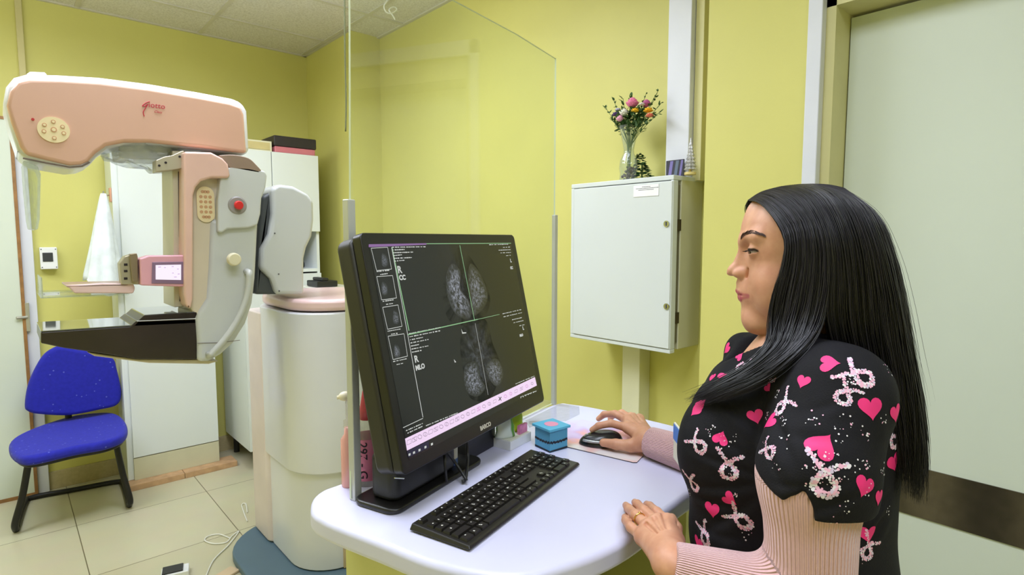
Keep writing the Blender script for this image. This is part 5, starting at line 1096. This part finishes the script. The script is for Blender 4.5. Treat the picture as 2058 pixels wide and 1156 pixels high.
# eyebrows and lashes: short hairs laid on the skin
def onskin(p, n_):
    h = BV.ray_cast(Vector(p+n_*.05), Vector(-n_)); return (np.array(h[0]), np.array(h[1])) if h[0] is not None else (p, n_)
hb_m = mat('brow_hair', (74, 52, 42), .7)
for s_ in (1, -1):
    bm = new(); crv = catmull([hp(1498, 477, s_*.014), hp(1504, 471, s_*.024), hp(1514, 467, s_*.036), hp(1528, 468, s_*.046), hp(1540, 472, s_*.051)], 10)
    for i in range(230):
        t = random.random(); k = int(t*(len(crv)-2)); p = crv[k]+(crv[k+1]-crv[k])*random.random()+ZA*random.uniform(-.0046, .0034)*(1-.65*t)
        nn = UF*(.75-.5*t)+VL*s_*(.4+.5*t); nn /= np.linalg.norm(nn); h, n_ = onskin(p, nn); d = (crv[k+1]-crv[k]); d = d/np.linalg.norm(d)+ZA*random.uniform(.0, .5)*(1-t)-ZA*.3*t; d /= np.linalg.norm(d)
        tube(bm, [h+n_*.0002, h+n_*.0008+d*.0035, h+n_*.0005+d*.0062], [.00028, .00024, .0001], 4, cap=False)
    link('eyebrow', fix(bm), hb_m, parent=BODY)
    bm = new(); crv = catmull([hp(1505, 504, s_*.023), hp(1502.5, 503, s_*.032), hp(1507, 502.5, s_*.040), hp(1518, 502.5, s_*.0455), hp(1528, 503, s_*.0468)], 8)
    for i in range(110):
        k = random.randrange(len(crv)-1); p = crv[k]; o_ = (p-hp(1524, 503, s_*.0315)); o_ /= np.linalg.norm(o_); d = o_*.9-ZA*.35; d /= np.linalg.norm(d)
        tube(bm, [p, p+d*.004, p+d*.0065+ZA*.0012], [.0003, .00025, .0001], 4, cap=False)
    link('eyelashes', fix(bm), mat('lash_black', (26, 18, 18), .6), parent=BODY)
# ring on the left ring finger
a, b_ = P(1305, 1063, Z=.984), P(1278, 1036, Z=.986); d = (b_-a)/np.linalg.norm(b_-a); c = a+(b_-a)*.72
q = Vector(d).to_track_quat('Z', 'Y').to_matrix(); pth = [c+np.array(q @ Vector((math.cos(t)*.0099, math.sin(t)*.0099, 0))) for t in np.linspace(0, 2*math.pi, 25)[:-1]]
bm = new(); tube(bm, pth, .0012, 8, closed=True); ball(bm, c+ZA*.0105, .0022, 10); link('ring', fix(bm), mat('gold', (230, 190, 110), .2, 1.0), parent=BODY, smooth=True)

# ---------------- undershirt sleeves (ribbed pink)
def sleeve(pts, rs, cutp, cutn, name):
    allp = np.array(pts); v = Vol(allp.min(0)-max(rs)-.012, allp.max(0)+max(rs)+.012, .0032); v.chain(pts, rs, .03)
    v.half(cutp, cutn, .003); V, q = v.net(); V = smooth(V, q, 2)
    rib = np.zeros(len(V)); best = np.full(len(V), 9.); 
    for a, b in zip(pts[:-1], pts[1:]):
        ab = b-a; t = np.clip(((V-a)@ab)/(ab@ab), 0, 1); c = V-a-t[:, None]*ab; dd = np.linalg.norm(c, axis=1); d_ = ab/np.linalg.norm(ab)
        e1_ = np.cross(d_, VL); e1_ /= np.linalg.norm(e1_); e2_ = np.cross(d_, e1_); ang = np.arctan2(c@e2_, c@e1_); m = dd < best; best[m] = dd[m]; rib[m] = ang[m]
    me = to_mesh(V, q); attr(me, 'rib', rib); return me
ps = bpy.data.materials.new('pink_rib_knit'); ps.use_nodes = True; nt = ps.node_tree; N = nt.nodes; L = nt.links; b = N['Principled BSDF']
at = N.new('ShaderNodeAttribute'); at.attribute_name = 'rib'; m1 = N.new('ShaderNodeMath'); m1.operation = 'MULTIPLY'; m1.inputs[1].default_value = 70; m2 = N.new('ShaderNodeMath'); m2.operation = 'SINE'
L.new(at.outputs['Fac'], m1.inputs[0]); L.new(m1.outputs[0], m2.inputs[0]); bp = N.new('ShaderNodeBump'); bp.inputs['Strength'].default_value = .8; bp.inputs['Distance'].default_value = .0015; L.new(m2.outputs[0], bp.inputs['Height']); L.new(bp.outputs[0], b.inputs['Normal'])
nz = N.new('ShaderNodeTexNoise'); nz.inputs['Scale'].default_value = 60; rp = N.new('ShaderNodeValToRGB'); rp.color_ramp.elements[0].color = lin((226, 176, 178))+(1,); rp.color_ramp.elements[1].color = lin((238, 194, 194))+(1,)
L.new(nz.outputs['Fac'], rp.inputs[0]); L.new(rp.outputs[0], b.inputs['Base Color']); b.inputs['Roughness'].default_value = .9; b.inputs['Sheen Weight'].default_value = .3
cuffL = P(1338, 1136, Z=.985)
fl = WRL+(ELL-WRL)*-0.02
link('undershirt_sleeve', sleeve([SHL, Q(1628, 960, .855), ELL, WRL+(WRL-ELL)*.12], [.055, .062, .054, .031], WRL, WRL-ELL, 'l'), ps, parent=PER)
link('undershirt_sleeve', sleeve([SHR, Q(1500, 900, 1.30), ELR, WRR+(WRR-ELR)*.3], [.05, .05, .046, .031], WRR, WRR-ELR, 'r'), ps, parent=PER)

# ---------------- scrub top
lo = Q(1600, 900)+np.array([-.30, -.30, -.42]); hi = Q(1600, 900)+np.array([.30, .30, .30]); st = Vol(lo, hi, .0034)
st.ell(Q(1612, 860), (.142, .150, .17), .02)
st.cap(Q(1640, 765, .95), Q(1640, 765, 1.15), .050, .050, .06)
for s_ in (1, -1): st.ell(Q(1462, 872)+VL*s_*.062, (.074, .074, .092), .05)
st.ell(Q(1575, 1010), (.150, .150, .17), .06); st.ell(Q(1590, 1170), (.150, .178, .17), .08)
st.cap(Q(1630, 738), SHL+SD*.02, .040, .056, .04); st.cap(Q(1630, 738), SHR-SD*.02, .040, .052, .04)
st.cap(Q(1555, 700), Q(1490, 770), .035, .04, .05)
st.cap(Q(1575, 712, 1.14), Q(1500, 712, 1.13), .045, .040, .03)
# neckline: V opening on the front
st.cap(hp(1600, 560), Q(1612, 690), .05, .057, .012, 'sub')
for t in np.linspace(0, 1, 7): st.cap(Q(1545+(1478-1545)*t, 672+(748-672)*t), Q(1520+(1450-1520)*t, 640+(730-640)*t), .052*(1-t)+.006, .06*(1-t)+.01, .006, 'sub')
# sleeves
st.cap(SHL, Q(1640, 945, .860), .066, .073, .03); st.cap(Q(1640, 940, .860), Q(1628, 1010, .855), .073, .074, .02)
st.cap(SHR, Q(1520, 905, 1.28), .065, .07, .04)
# hem of the left sleeve: cut by a plane below, on the sleeve only, with a notch
def cutbox(vol, c, n, lo, hi):
    sl, X, Y, Z = vol.sub(np.array(lo), np.array(hi)); n = n/np.linalg.norm(n); d = -((X-c[0])*n[0]+(Y-c[1])*n[1]+(Z-c[2])*n[2])
    g = (X*SD[0]+Y*SD[1])-.905      # only the part of space nearer than the trunk
    uu = X*UF[0]+Y*UF[1]
    vol.mix(sl, np.maximum(d, g).astype(np.float32), .004, 'sub')
for p1, p2 in ((Q(1508, 960, .80), Q(1627, 1036, .80)), (Q(1627, 1036, .80), Q(1738, 1060, .80))):
    tdir = (p2-p1); nrm = np.cross(SD, tdir); nrm = nrm if nrm[2] < 0 else -nrm
    cutbox(st, (p1+p2)/2, nrm, lo, hi)
st.chain([Q(1603, 1035, .785), Q(1612, 1004, .785), Q(1618, 990, .785)], [0, 0, 0]) if False else None
for t in np.linspace(0, 1, 6): st.cap(Q(1600+16*t, 1032-42*t, .76), Q(1600+16*t, 1032-42*t, .805), .016*(1-t)+.003, .016*(1-t)+.003, .002, 'sub')
sv, sf = st.net(); sv = smooth(sv, sf, 2)
# wrinkles: ridge and groove pairs pushed along the surface normal
_m = to_mesh(sv, sf); nr_ = np.zeros(len(sv)*3, np.float32); _m.vertices.foreach_get('normal', nr_); nr_ = nr_.reshape(-1, 3); dsp = np.zeros(len(sv))
for (x0, y0), (x1, y1), w_, am, D_ in [((1548, 790), (1528, 900), .010, .0045, .88), ((1560, 830), (1600, 905), .008, .0022, .83), ((1535, 880), (1590, 960), .008, .0022, .83), ((1560, 870), (1680, 880), .009, .0016, .80), ((1700, 830), (1620, 850), .008, .0014, .80), ((1520, 930), (1420, 900), .008, .0030, .97), ((1525, 950), (1400, 970), .009, .0032, .97), ((1500, 1000), (1385, 990), .010, .0028, .97), ((1520, 990), (1430, 1060), .009, .0030, .95), ((1500, 1060), (1390, 1060), .009, .0020, .96), ((1530, 860), (1450, 800), .009, .0022, .97), ((1510, 900), (1440, 860), .008, .0018, .97), ((1750, 1060), (1700, 1140), .009, .0028, .92), ((1790, 1010), (1740, 1040), .008, .0030, .95), ((1790, 1040), (1750, 1100), .008, .0024, .94), ((1690, 980), (1560, 985), .007, .0016, .79), ((1720, 1010), (1650, 1030), .007, .0018, .79), ((1460, 720), (1400, 790), .008, .0018, 1.05), ((1600, 740), (1560, 800), .008, .0020, .88), ((1780, 780), (1790, 900), .009, .0024, .93)]:
    a, b = Q(x0, y0, D_), Q(x1, y1, D_); ab = b-a; L_ = np.linalg.norm(ab); rel = sv-(a+b)/2; al = rel@(ab/L_); pe_v = rel-np.outer(al, ab/L_); sd_ = np.cross(ab/L_, SD); pe = pe_v@sd_; dep = np.abs(rel@SD)
    msk = np.exp(-(al/(L_*.55))**2)*np.exp(-(dep/.09)**2)*np.clip(nr_@(-SD)+.35, 0, 1); dsp += am*msk*(np.exp(-((pe-w_*.7)/w_)**2)-1.2*np.exp(-((pe+w_*.7)/(w_*.7))**2))
dsp += .0012*np.sin(sv[:, 2]*48+np.sin((sv@UF)*37)*1.6+(sv@SD)*20)
sv = sv+nr_*dsp[:, None]
stm = to_mesh(sv, sf)
SB = BVHTree.FromPolygons([tuple(v) for v in sv], [tuple(int(i) for i in f) for f in sf])
prv, prf, prm = [], [], []
def project(h, n_, ex, ey, pts):
    out = []
    for x, y in pts:
        p = h+ex*x+ey*y; r = SB.ray_cast(Vector(p+n_*.03), Vector(-n_), .07)
        if r[0] is None:
            r = SB.find_nearest(Vector(p))
        out.append(np.array(r[0])+np.array(r[1])*.0007)
    return out
def shape(h, n_, ex, ey, outline, mi, rings=2):
    k = len(outline); c = np.mean(outline, axis=0); pts = [tuple(c)]
    for r in range(1, rings+1): pts += [tuple(c+(np.array(p)-c)*r/rings) for p in outline]
    q = project(h, n_, ex, ey, pts); o = len(prv); prv.extend(q)
    for i in range(k):
        prf.append((o, o+1+i, o+1+(i+1) % k)); prm.append(mi)
        for r in range(1, rings):
            a = o+1+(r-1)*k; b = a+k; prf.append((a+i, b+i, b+(i+1) % k)); prm.append(mi); prf.append((a+i, b+(i+1) % k, a+(i+1) % k)); prm.append(mi)
def frame(n_, rot):
    ex = np.cross(ZA, n_); ex = ex/np.linalg.norm(ex) if np.linalg.norm(ex) > .1 else RT; ey = np.cross(n_, ex)
    c, s_ = math.cos(rot), math.sin(rot); return ex*c+ey*s_, -ex*s_+ey*c
HEART = []
for t in np.linspace(0, 2*math.pi, 29)[:-1]:
    HEART.append((16*math.sin(t)**3/32, (13*math.cos(t)-5*math.cos(2*t)-2*math.cos(3*t)-math.cos(4*t)+2)/32))
def hit(x, y):
    d = ray(x, y); d = d/np.linalg.norm(d); r = SB.ray_cast(Vector(CAM), Vector(d)); return (np.array(r[0]), np.array(r[1])) if r[0] is not None else None
def heart_at(h, n_, size, rot):
    ex, ey = frame(n_, rot); shape(h, n_, ex, ey, [(x*size, y*size) for x, y in HEART], 1, 3)
def dot_at(h, n_, ex, ey, x, y, r, mi): shape(h, n_, ex, ey, [(x+r*math.cos(a), y+r*math.sin(a)) for a in np.linspace(0, 2*math.pi, 8)[:-1]], mi, 1)
def ribbon_at(h, n_, size, rot, dens=1.0):
    ex, ey = frame(n_, rot); C = catmull([np.array(p)*size for p in [(-.75, .9), (-.35, .45), (.05, .05), (.45, -.3), (.62, -.62), (.35, -.95), (-.1, -.95), (-.35, -.62), (-.2, -.25), (.15, .1), (.6, .4), (1.05, .55)]], 7)
    last = None
    for i in range(len(C)-1):
        d = C[i+1]-C[i]; nr = np.array([-d[1], d[0]])/(np.linalg.norm(d)+1e-9)
        w_ = .1*size*(.55+.45*math.sin(math.pi*i/len(C)))
        for k_ in ((-1, 1) if i % 2 else (0,)):
            p = C[i]+nr*w_*k_*1.1+np.random.uniform(-.0008, .0008, 2); dot_at(h, n_, ex, ey, p[0], p[1], size*random.uniform(.055, .095), random.choice([2, 3, 3, 4]))
def sprinkle(h, n_, rad, n):
    ex, ey = frame(n_, 0)
    for _ in range(n):
        a = random.uniform(0, 6.28); r = rad*random.random()**.5; dot_at(h, n_, ex, ey, r*math.cos(a), r*math.sin(a), random.uniform(.0005, .0014), random.choice([2, 2, 3]))
R_ = math.radians
for x, y, s_, rot in [(1751, 822, .040, 0), (1652, 894, .046, 150), (1668, 730, .034, 100), (1614, 768, .026, 0), (1738, 979, .036, -25), (1546, 848, .036, -20), (1449, 880, .030, 165), (1519, 838, .030, 20), (1431, 1026, .034, 5), (1405, 1094, .036, 0), (1461, 702, .030, -30), (1487, 716, .022, 160), (1452, 757, .026, 140), (1431, 760, .022, 30), (1398, 826, .030, -15), (1409, 812, .030, 160), (1467, 1005, .030, 60), (1800, 832, .034, 10), (1796, 930, .040, 20), (1766, 1001, .028, -10), (1746, 1076, .036, 5), (1706, 1133, .034, 30), (1640, 1120, .03, 0), (1545, 780, .02, 60)]:
    q = hit(x, y)
    if q: heart_at(q[0], q[1], s_*.80, R_(rot))
for x, y, s_, rot in [(1577, 808, .026, -20), (1716, 752, .030, 60), (1655, 950, .036, -5), (1462, 930, .030, 0), (1413, 1068, .028, 40), (1388, 965, .024, 20), (1478, 1040, .026, 70), (1700, 785, .024, -30), (1540, 905, .022, 80), (1396, 890, .026, 60), (1790, 880, .026, 40), (1744, 1095, .026, -30), (1500, 735, .024, -60), (1470, 770, .022, -30), (1560, 745, .022, -20), (1380, 1010, .02, 20)]:
    q = hit(x, y)
    if q: ribbon_at(q[0], q[1], s_*.74, R_(rot))
for _ in range(46):
    q = hit(random.uniform(1375, 1815), random.uniform(700, 1150))
    if q: sprinkle(q[0], q[1], random.uniform(.006, .013), random.randint(5, 10))
# the same print on the side the photograph does not show
vis = set(); nrm_all = None
for _ in range(46):
    i = random.randrange(len(sv)); p = sv[i]; r = SB.find_nearest(Vector(p)); n_ = np.array(r[1])
    if n_@VL > -.15: continue
    (heart_at(p, n_, .036, random.uniform(0, 6.28)) if random.random() < .6 else ribbon_at(p, n_, .026, random.uniform(0, 6.28)))
pm_ = to_mesh(np.array(prv), np.array(prf)); 
bmj = bmesh.new(); bmj.from_mesh(stm); k = len(bmj.faces); bmj.from_mesh(pm_); bmj.faces.ensure_lookup_table()
for f, mi in zip(bmj.faces[k:], prm): f.material_index = mi
bmj.to_mesh(stm); bmj.free()
cb_ = mat('scrub_black_cotton', (20, 19, 24), .8, var=.2, scale=20, bump=.25, bscale=500, spec=.25)
link('scrub_top', stm, [cb_, mat('print_pink', (236, 44, 126), .6, var=.08, scale=40), mat('print_white', (232, 226, 232), .6), mat('print_pale_pink', (236, 178, 204), .6), mat('print_lilac', (214, 196, 220), .6)], parent=PER)
# hem band
# trousers, shoes (below the frame)
tr_v = Vol(SD*D0+np.array([-.28, -.28, .03]), SD*D0+np.array([.28, .28, .86]), .006); hip = Q(1590, 1150); hip = np.array([hip[0], hip[1], .78])
tr_v.ell(hip, (.13, .165, .13), .05)
for s_ in (1, -1): tr_v.chain([hip+VL*s_*.08-ZA*.05, hip+VL*s_*.095+UF*.01-ZA*.36, hip+VL*s_*.10-UF*.01-ZA*.69], [.092, .068, .058], .03)
v, q = tr_v.net(); link('trousers', to_mesh(smooth(v, q, 2), q), cb_, parent=PER)
for s_ in (1, -1):
    f0 = hip+VL*s_*.10; v = Vol(np.array([f0[0], f0[1], 0])-np.array([.2, .2, .01]), np.array([f0[0], f0[1], 0])+np.array([.2, .2, .12]), .004)
    a = np.array([f0[0], f0[1], .035])-UF*.04; v.cap(a, a+UF*.17, .034, .030, .02); v.cap(a+ZA*.02, a+UF*.05+ZA*.04, .036, .03, .02); vv, q = v.net(); vv[:, 2] = np.maximum(vv[:, 2], 0.001)
    link('shoe', to_mesh(vv, q), mat('white_shoe', (226, 226, 226), .5), parent=PER)
# badge hanging on the far chest
c = Q(1362, 893, 1.10); Rb = Matrix((Vector(-UF*.42+VL*.908), Vector(UF*.908+VL*.42), Vector(ZA))).transposed()
t_ = link('badge', fix(box(new(), c, (.050, .004, .072), R=Rb)), mat('badge_white', (220, 216, 200), .4), parent=PER, bevel=.002)
link('badge_print', fix(box(new(), c+ZA*.018+(UF*.908+VL*.42)*.0022, (.048, .001, .030), R=Rb)), mat('badge_blue', (50, 120, 210), .4), parent=t_)

# ---------------- hair
def G(l): return np.array([Q(*p) for p in l])
g0 = [(1503, 403, 1.05), (1528, 409, 1.015), (1560, 443, .977), (1579, 488, .964), (1573, 540, .962), (1558, 590, .964), (1550, 640, .962), (1545, 690, .945), (1500, 738, .935), (1430, 778, .945), (1370, 806, .975)]
g1 = [(1530, 386, 1.05), (1572, 402, .995), (1612, 450, .962), (1622, 520, .953), (1614, 590, .950), (1600, 650, .945), (1578, 700, .925), (1520, 748, .915), (1455, 782, .925), (1388, 815, .955)]
g1b = [(1570, 375, 1.05), (1622, 402, .985), (1656, 470, .956), (1664, 550, .948), (1656, 620, .942), (1640, 668, .93), (1608, 708, .905), (1555, 752, .895), (1490, 785, .91), (1420, 812, .94)]
g2a = [(1570, 375, 1.05), (1622, 402, .985), (1656, 470, .956), (1664, 550, .948), (1662, 620, .946), (1672, 680, .955), (1700, 770, .975), (1735, 870, .985), (1765, 1000, .99)]
g2 = [(1615, 370, 1.05), (1668, 396, .985), (1704, 470, .958), (1718, 560, .952), (1724, 650, .955), (1742, 740, .962), (1768, 840, .975), (1790, 930, .98), (1800, 1015, .985)]
g3 = [(1660, 371, 1.05), (1720, 410, .985), (1757, 490, .963), (1777, 580, .96), (1790, 680, .962), (1806, 780, .966), (1818, 880, .97), (1826, 1010, .975)]
g4 = [(1692, 377, 1.05), (1752, 427, 1.0), (1786, 510, .988), (1806, 600, .985), (1822, 700, .985), (1838, 800, .985), (1846, 900, .985), (1840, 1022, .985)]
g5 = [(1700, 381, 1.06), (1766, 442, 1.05), (1796, 530, 1.04), (1812, 620, 1.03), (1828, 720, 1.03), (1844, 820, 1.03), (1850, 920, 1.03), (1846, 1024, 1.03)]
def mir(g, k=1.0, dx=0): return [(x+dx, y, 2.1-d) for x, y, d in g]
def resamp(g, n=40):
    c = np.array(catmull(G(g), 12)); L = np.concatenate([[0], np.cumsum(np.linalg.norm(np.diff(c, axis=0), axis=1))]); s_ = np.linspace(0, L[-1], n); return np.stack([np.interp(s_, L, c[:, i]) for i in range(3)], 1)
fz = [(1503, 403, 1.05), (1497, 418, 1.09), (1503, 440, 1.12), (1530, 490, 1.14), (1540, 560, 1.145), (1545, 640, 1.14), (1540, 700, 1.15), (1480, 760, 1.14), (1420, 800, 1.13), (1380, 840, 1.12)]
groups = [([g0, g1, g1b], 760, 11), ([g2a, g2, g3, g4, g5], 1500, 17), ([g5, mir(g4), mir(g3), mir(g2)], 420, 12), ([mir(g2), mir(g1b), mir(g1), fz], 360, 10)]
headc = hp(1620, 500)
def surf(R, s_):
    m = len(R)-1; x = min(max(s_*m, 0), m-1e-6); i = int(x); f = x-i; p0, p1, p2, p3 = R[max(i-1, 0)], R[i], R[i+1], R[min(i+2, m)]
    return .5*((2*p1)+(-p0+p2)*f+(2*p0-5*p1+4*p2-p3)*f*f+(-p0+3*p1-3*p2+p3)*f**3)
hm = bpy.data.materials.new('black_hair'); hm.use_nodes = True; nt = hm.node_tree; N = nt.nodes; L = nt.links; b = N['Principled BSDF']
at = N.new('ShaderNodeAttribute'); at.attribute_name = 'tone'; rp = N.new('ShaderNodeValToRGB'); rp.color_ramp.elements[0].color = lin((12, 11, 14))+(1,); rp.color_ramp.elements[1].color = lin((46, 42, 49))+(1,)
L.new(at.outputs['Fac'], rp.inputs[0]); L.new(rp.outputs[0], b.inputs['Base Color']); b.inputs['Roughness'].default_value = .36; b.inputs['Specular IOR Level'].default_value = .5
hV, hF, hT = [], [], []; ho = 0
NP = 34
for gi, (gs, cnt, ncl) in enumerate(groups):
    R = [resamp(g, NP) for g in gs]
    # inner sheet
    m = 26; grid = np.array([surf(R, j/m) for j in range(m+1)]); inn = headc[None, None, :]-grid; inn[:, :, 2] *= .25; inn /= np.linalg.norm(inn, axis=2)[:, :, None]
    tt = np.linspace(0, 1, NP)[None, :, None]; a = grid+inn*(.0035+0*tt); b2 = grid+inn*(.0035+.010*np.sin(np.pi*np.clip(tt*1.2, 0, 1)**.7)+.0015)
    KS = int(NP*.86)
    for sgn, arr in ((0, a), (1, b2)):
        o = ho; hV.append(arr.reshape(-1, 3)); hT.append(np.full((m+1)*NP, .08)); ho += (m+1)*NP
        f = [(o+j*NP+k, o+j*NP+k+1, o+(j+1)*NP+k+1, o+(j+1)*NP+k) for j in range(m) for k in range(KS)]
        hF.append(np.array([x if sgn == 0 else x[::-1] for x in f]))
    for c in range(cnt):
        s_ = np.random.rand(); base = surf(R, s_); cl = np.floor(s_*ncl*2.5)/ncl/2.5+.2/ncl; clump = surf(R, min(max(cl, 0), 1)); t = np.linspace(0, 1, NP)[:, None]
        k = .0 if np.random.rand() < .15 else .6*np.random.rand(); p = base*(1-k*t)+clump*k*t
        j = np.random.normal(0, 1, 3)*.0022; ph = np.random.rand()*6.28; out_ = headc[None, :]-p; out_[:, 2] *= .25; out_ /= np.linalg.norm(out_, axis=1)[:, None]
        fly = np.random.rand() < .05
        p = p-out_*np.random.uniform(-.002, .004)*np.clip(t*6, 0, 1)+j[None, :]*t*(1.7 if not fly else 6)+(np.sin(t*8+ph)*.004*t)*UF[None, :]+(np.sin(t*9+ph*2)*.0015*t)*VL[None, :]
        nl = int(NP*(np.random.uniform(.86, 1.0) if not fly else np.random.uniform(.5, .9))); p = p[:nl]
        r0 = np.random.uniform(.0004, .0009) if not fly else .00025
        d = np.gradient(p, axis=0); d /= np.linalg.norm(d, axis=1)[:, None]+1e-9; sx = np.cross(d, out_[:nl]); sx /= np.linalg.norm(sx, axis=1)[:, None]+1e-9; sy = np.cross(d, sx)
        rr = (r0*np.clip((1-np.linspace(0, 1, nl))*5, .15, 1))[:, None]
        ring = np.stack([p+sx*rr*math.cos(a_)+sy*rr*math.sin(a_) for a_ in (0.5, 2.6, 4.7)], 1); o = ho; hV.append(ring.reshape(-1, 3)); hT.append(np.full(nl*3, np.random.rand()**1.6)); ho += nl*3
        i_ = np.arange(nl-1)*3
        for q_ in range(3): hF.append(np.stack([o+i_+q_, o+i_+(q_+1) % 3, o+i_+3+(q_+1) % 3, o+i_+3+q_], 1))
hme = to_mesh(np.concatenate(hV), np.concatenate(hF)); attr(hme, 'tone', np.concatenate(hT)); link('hair', hme, hm, parent=PER)
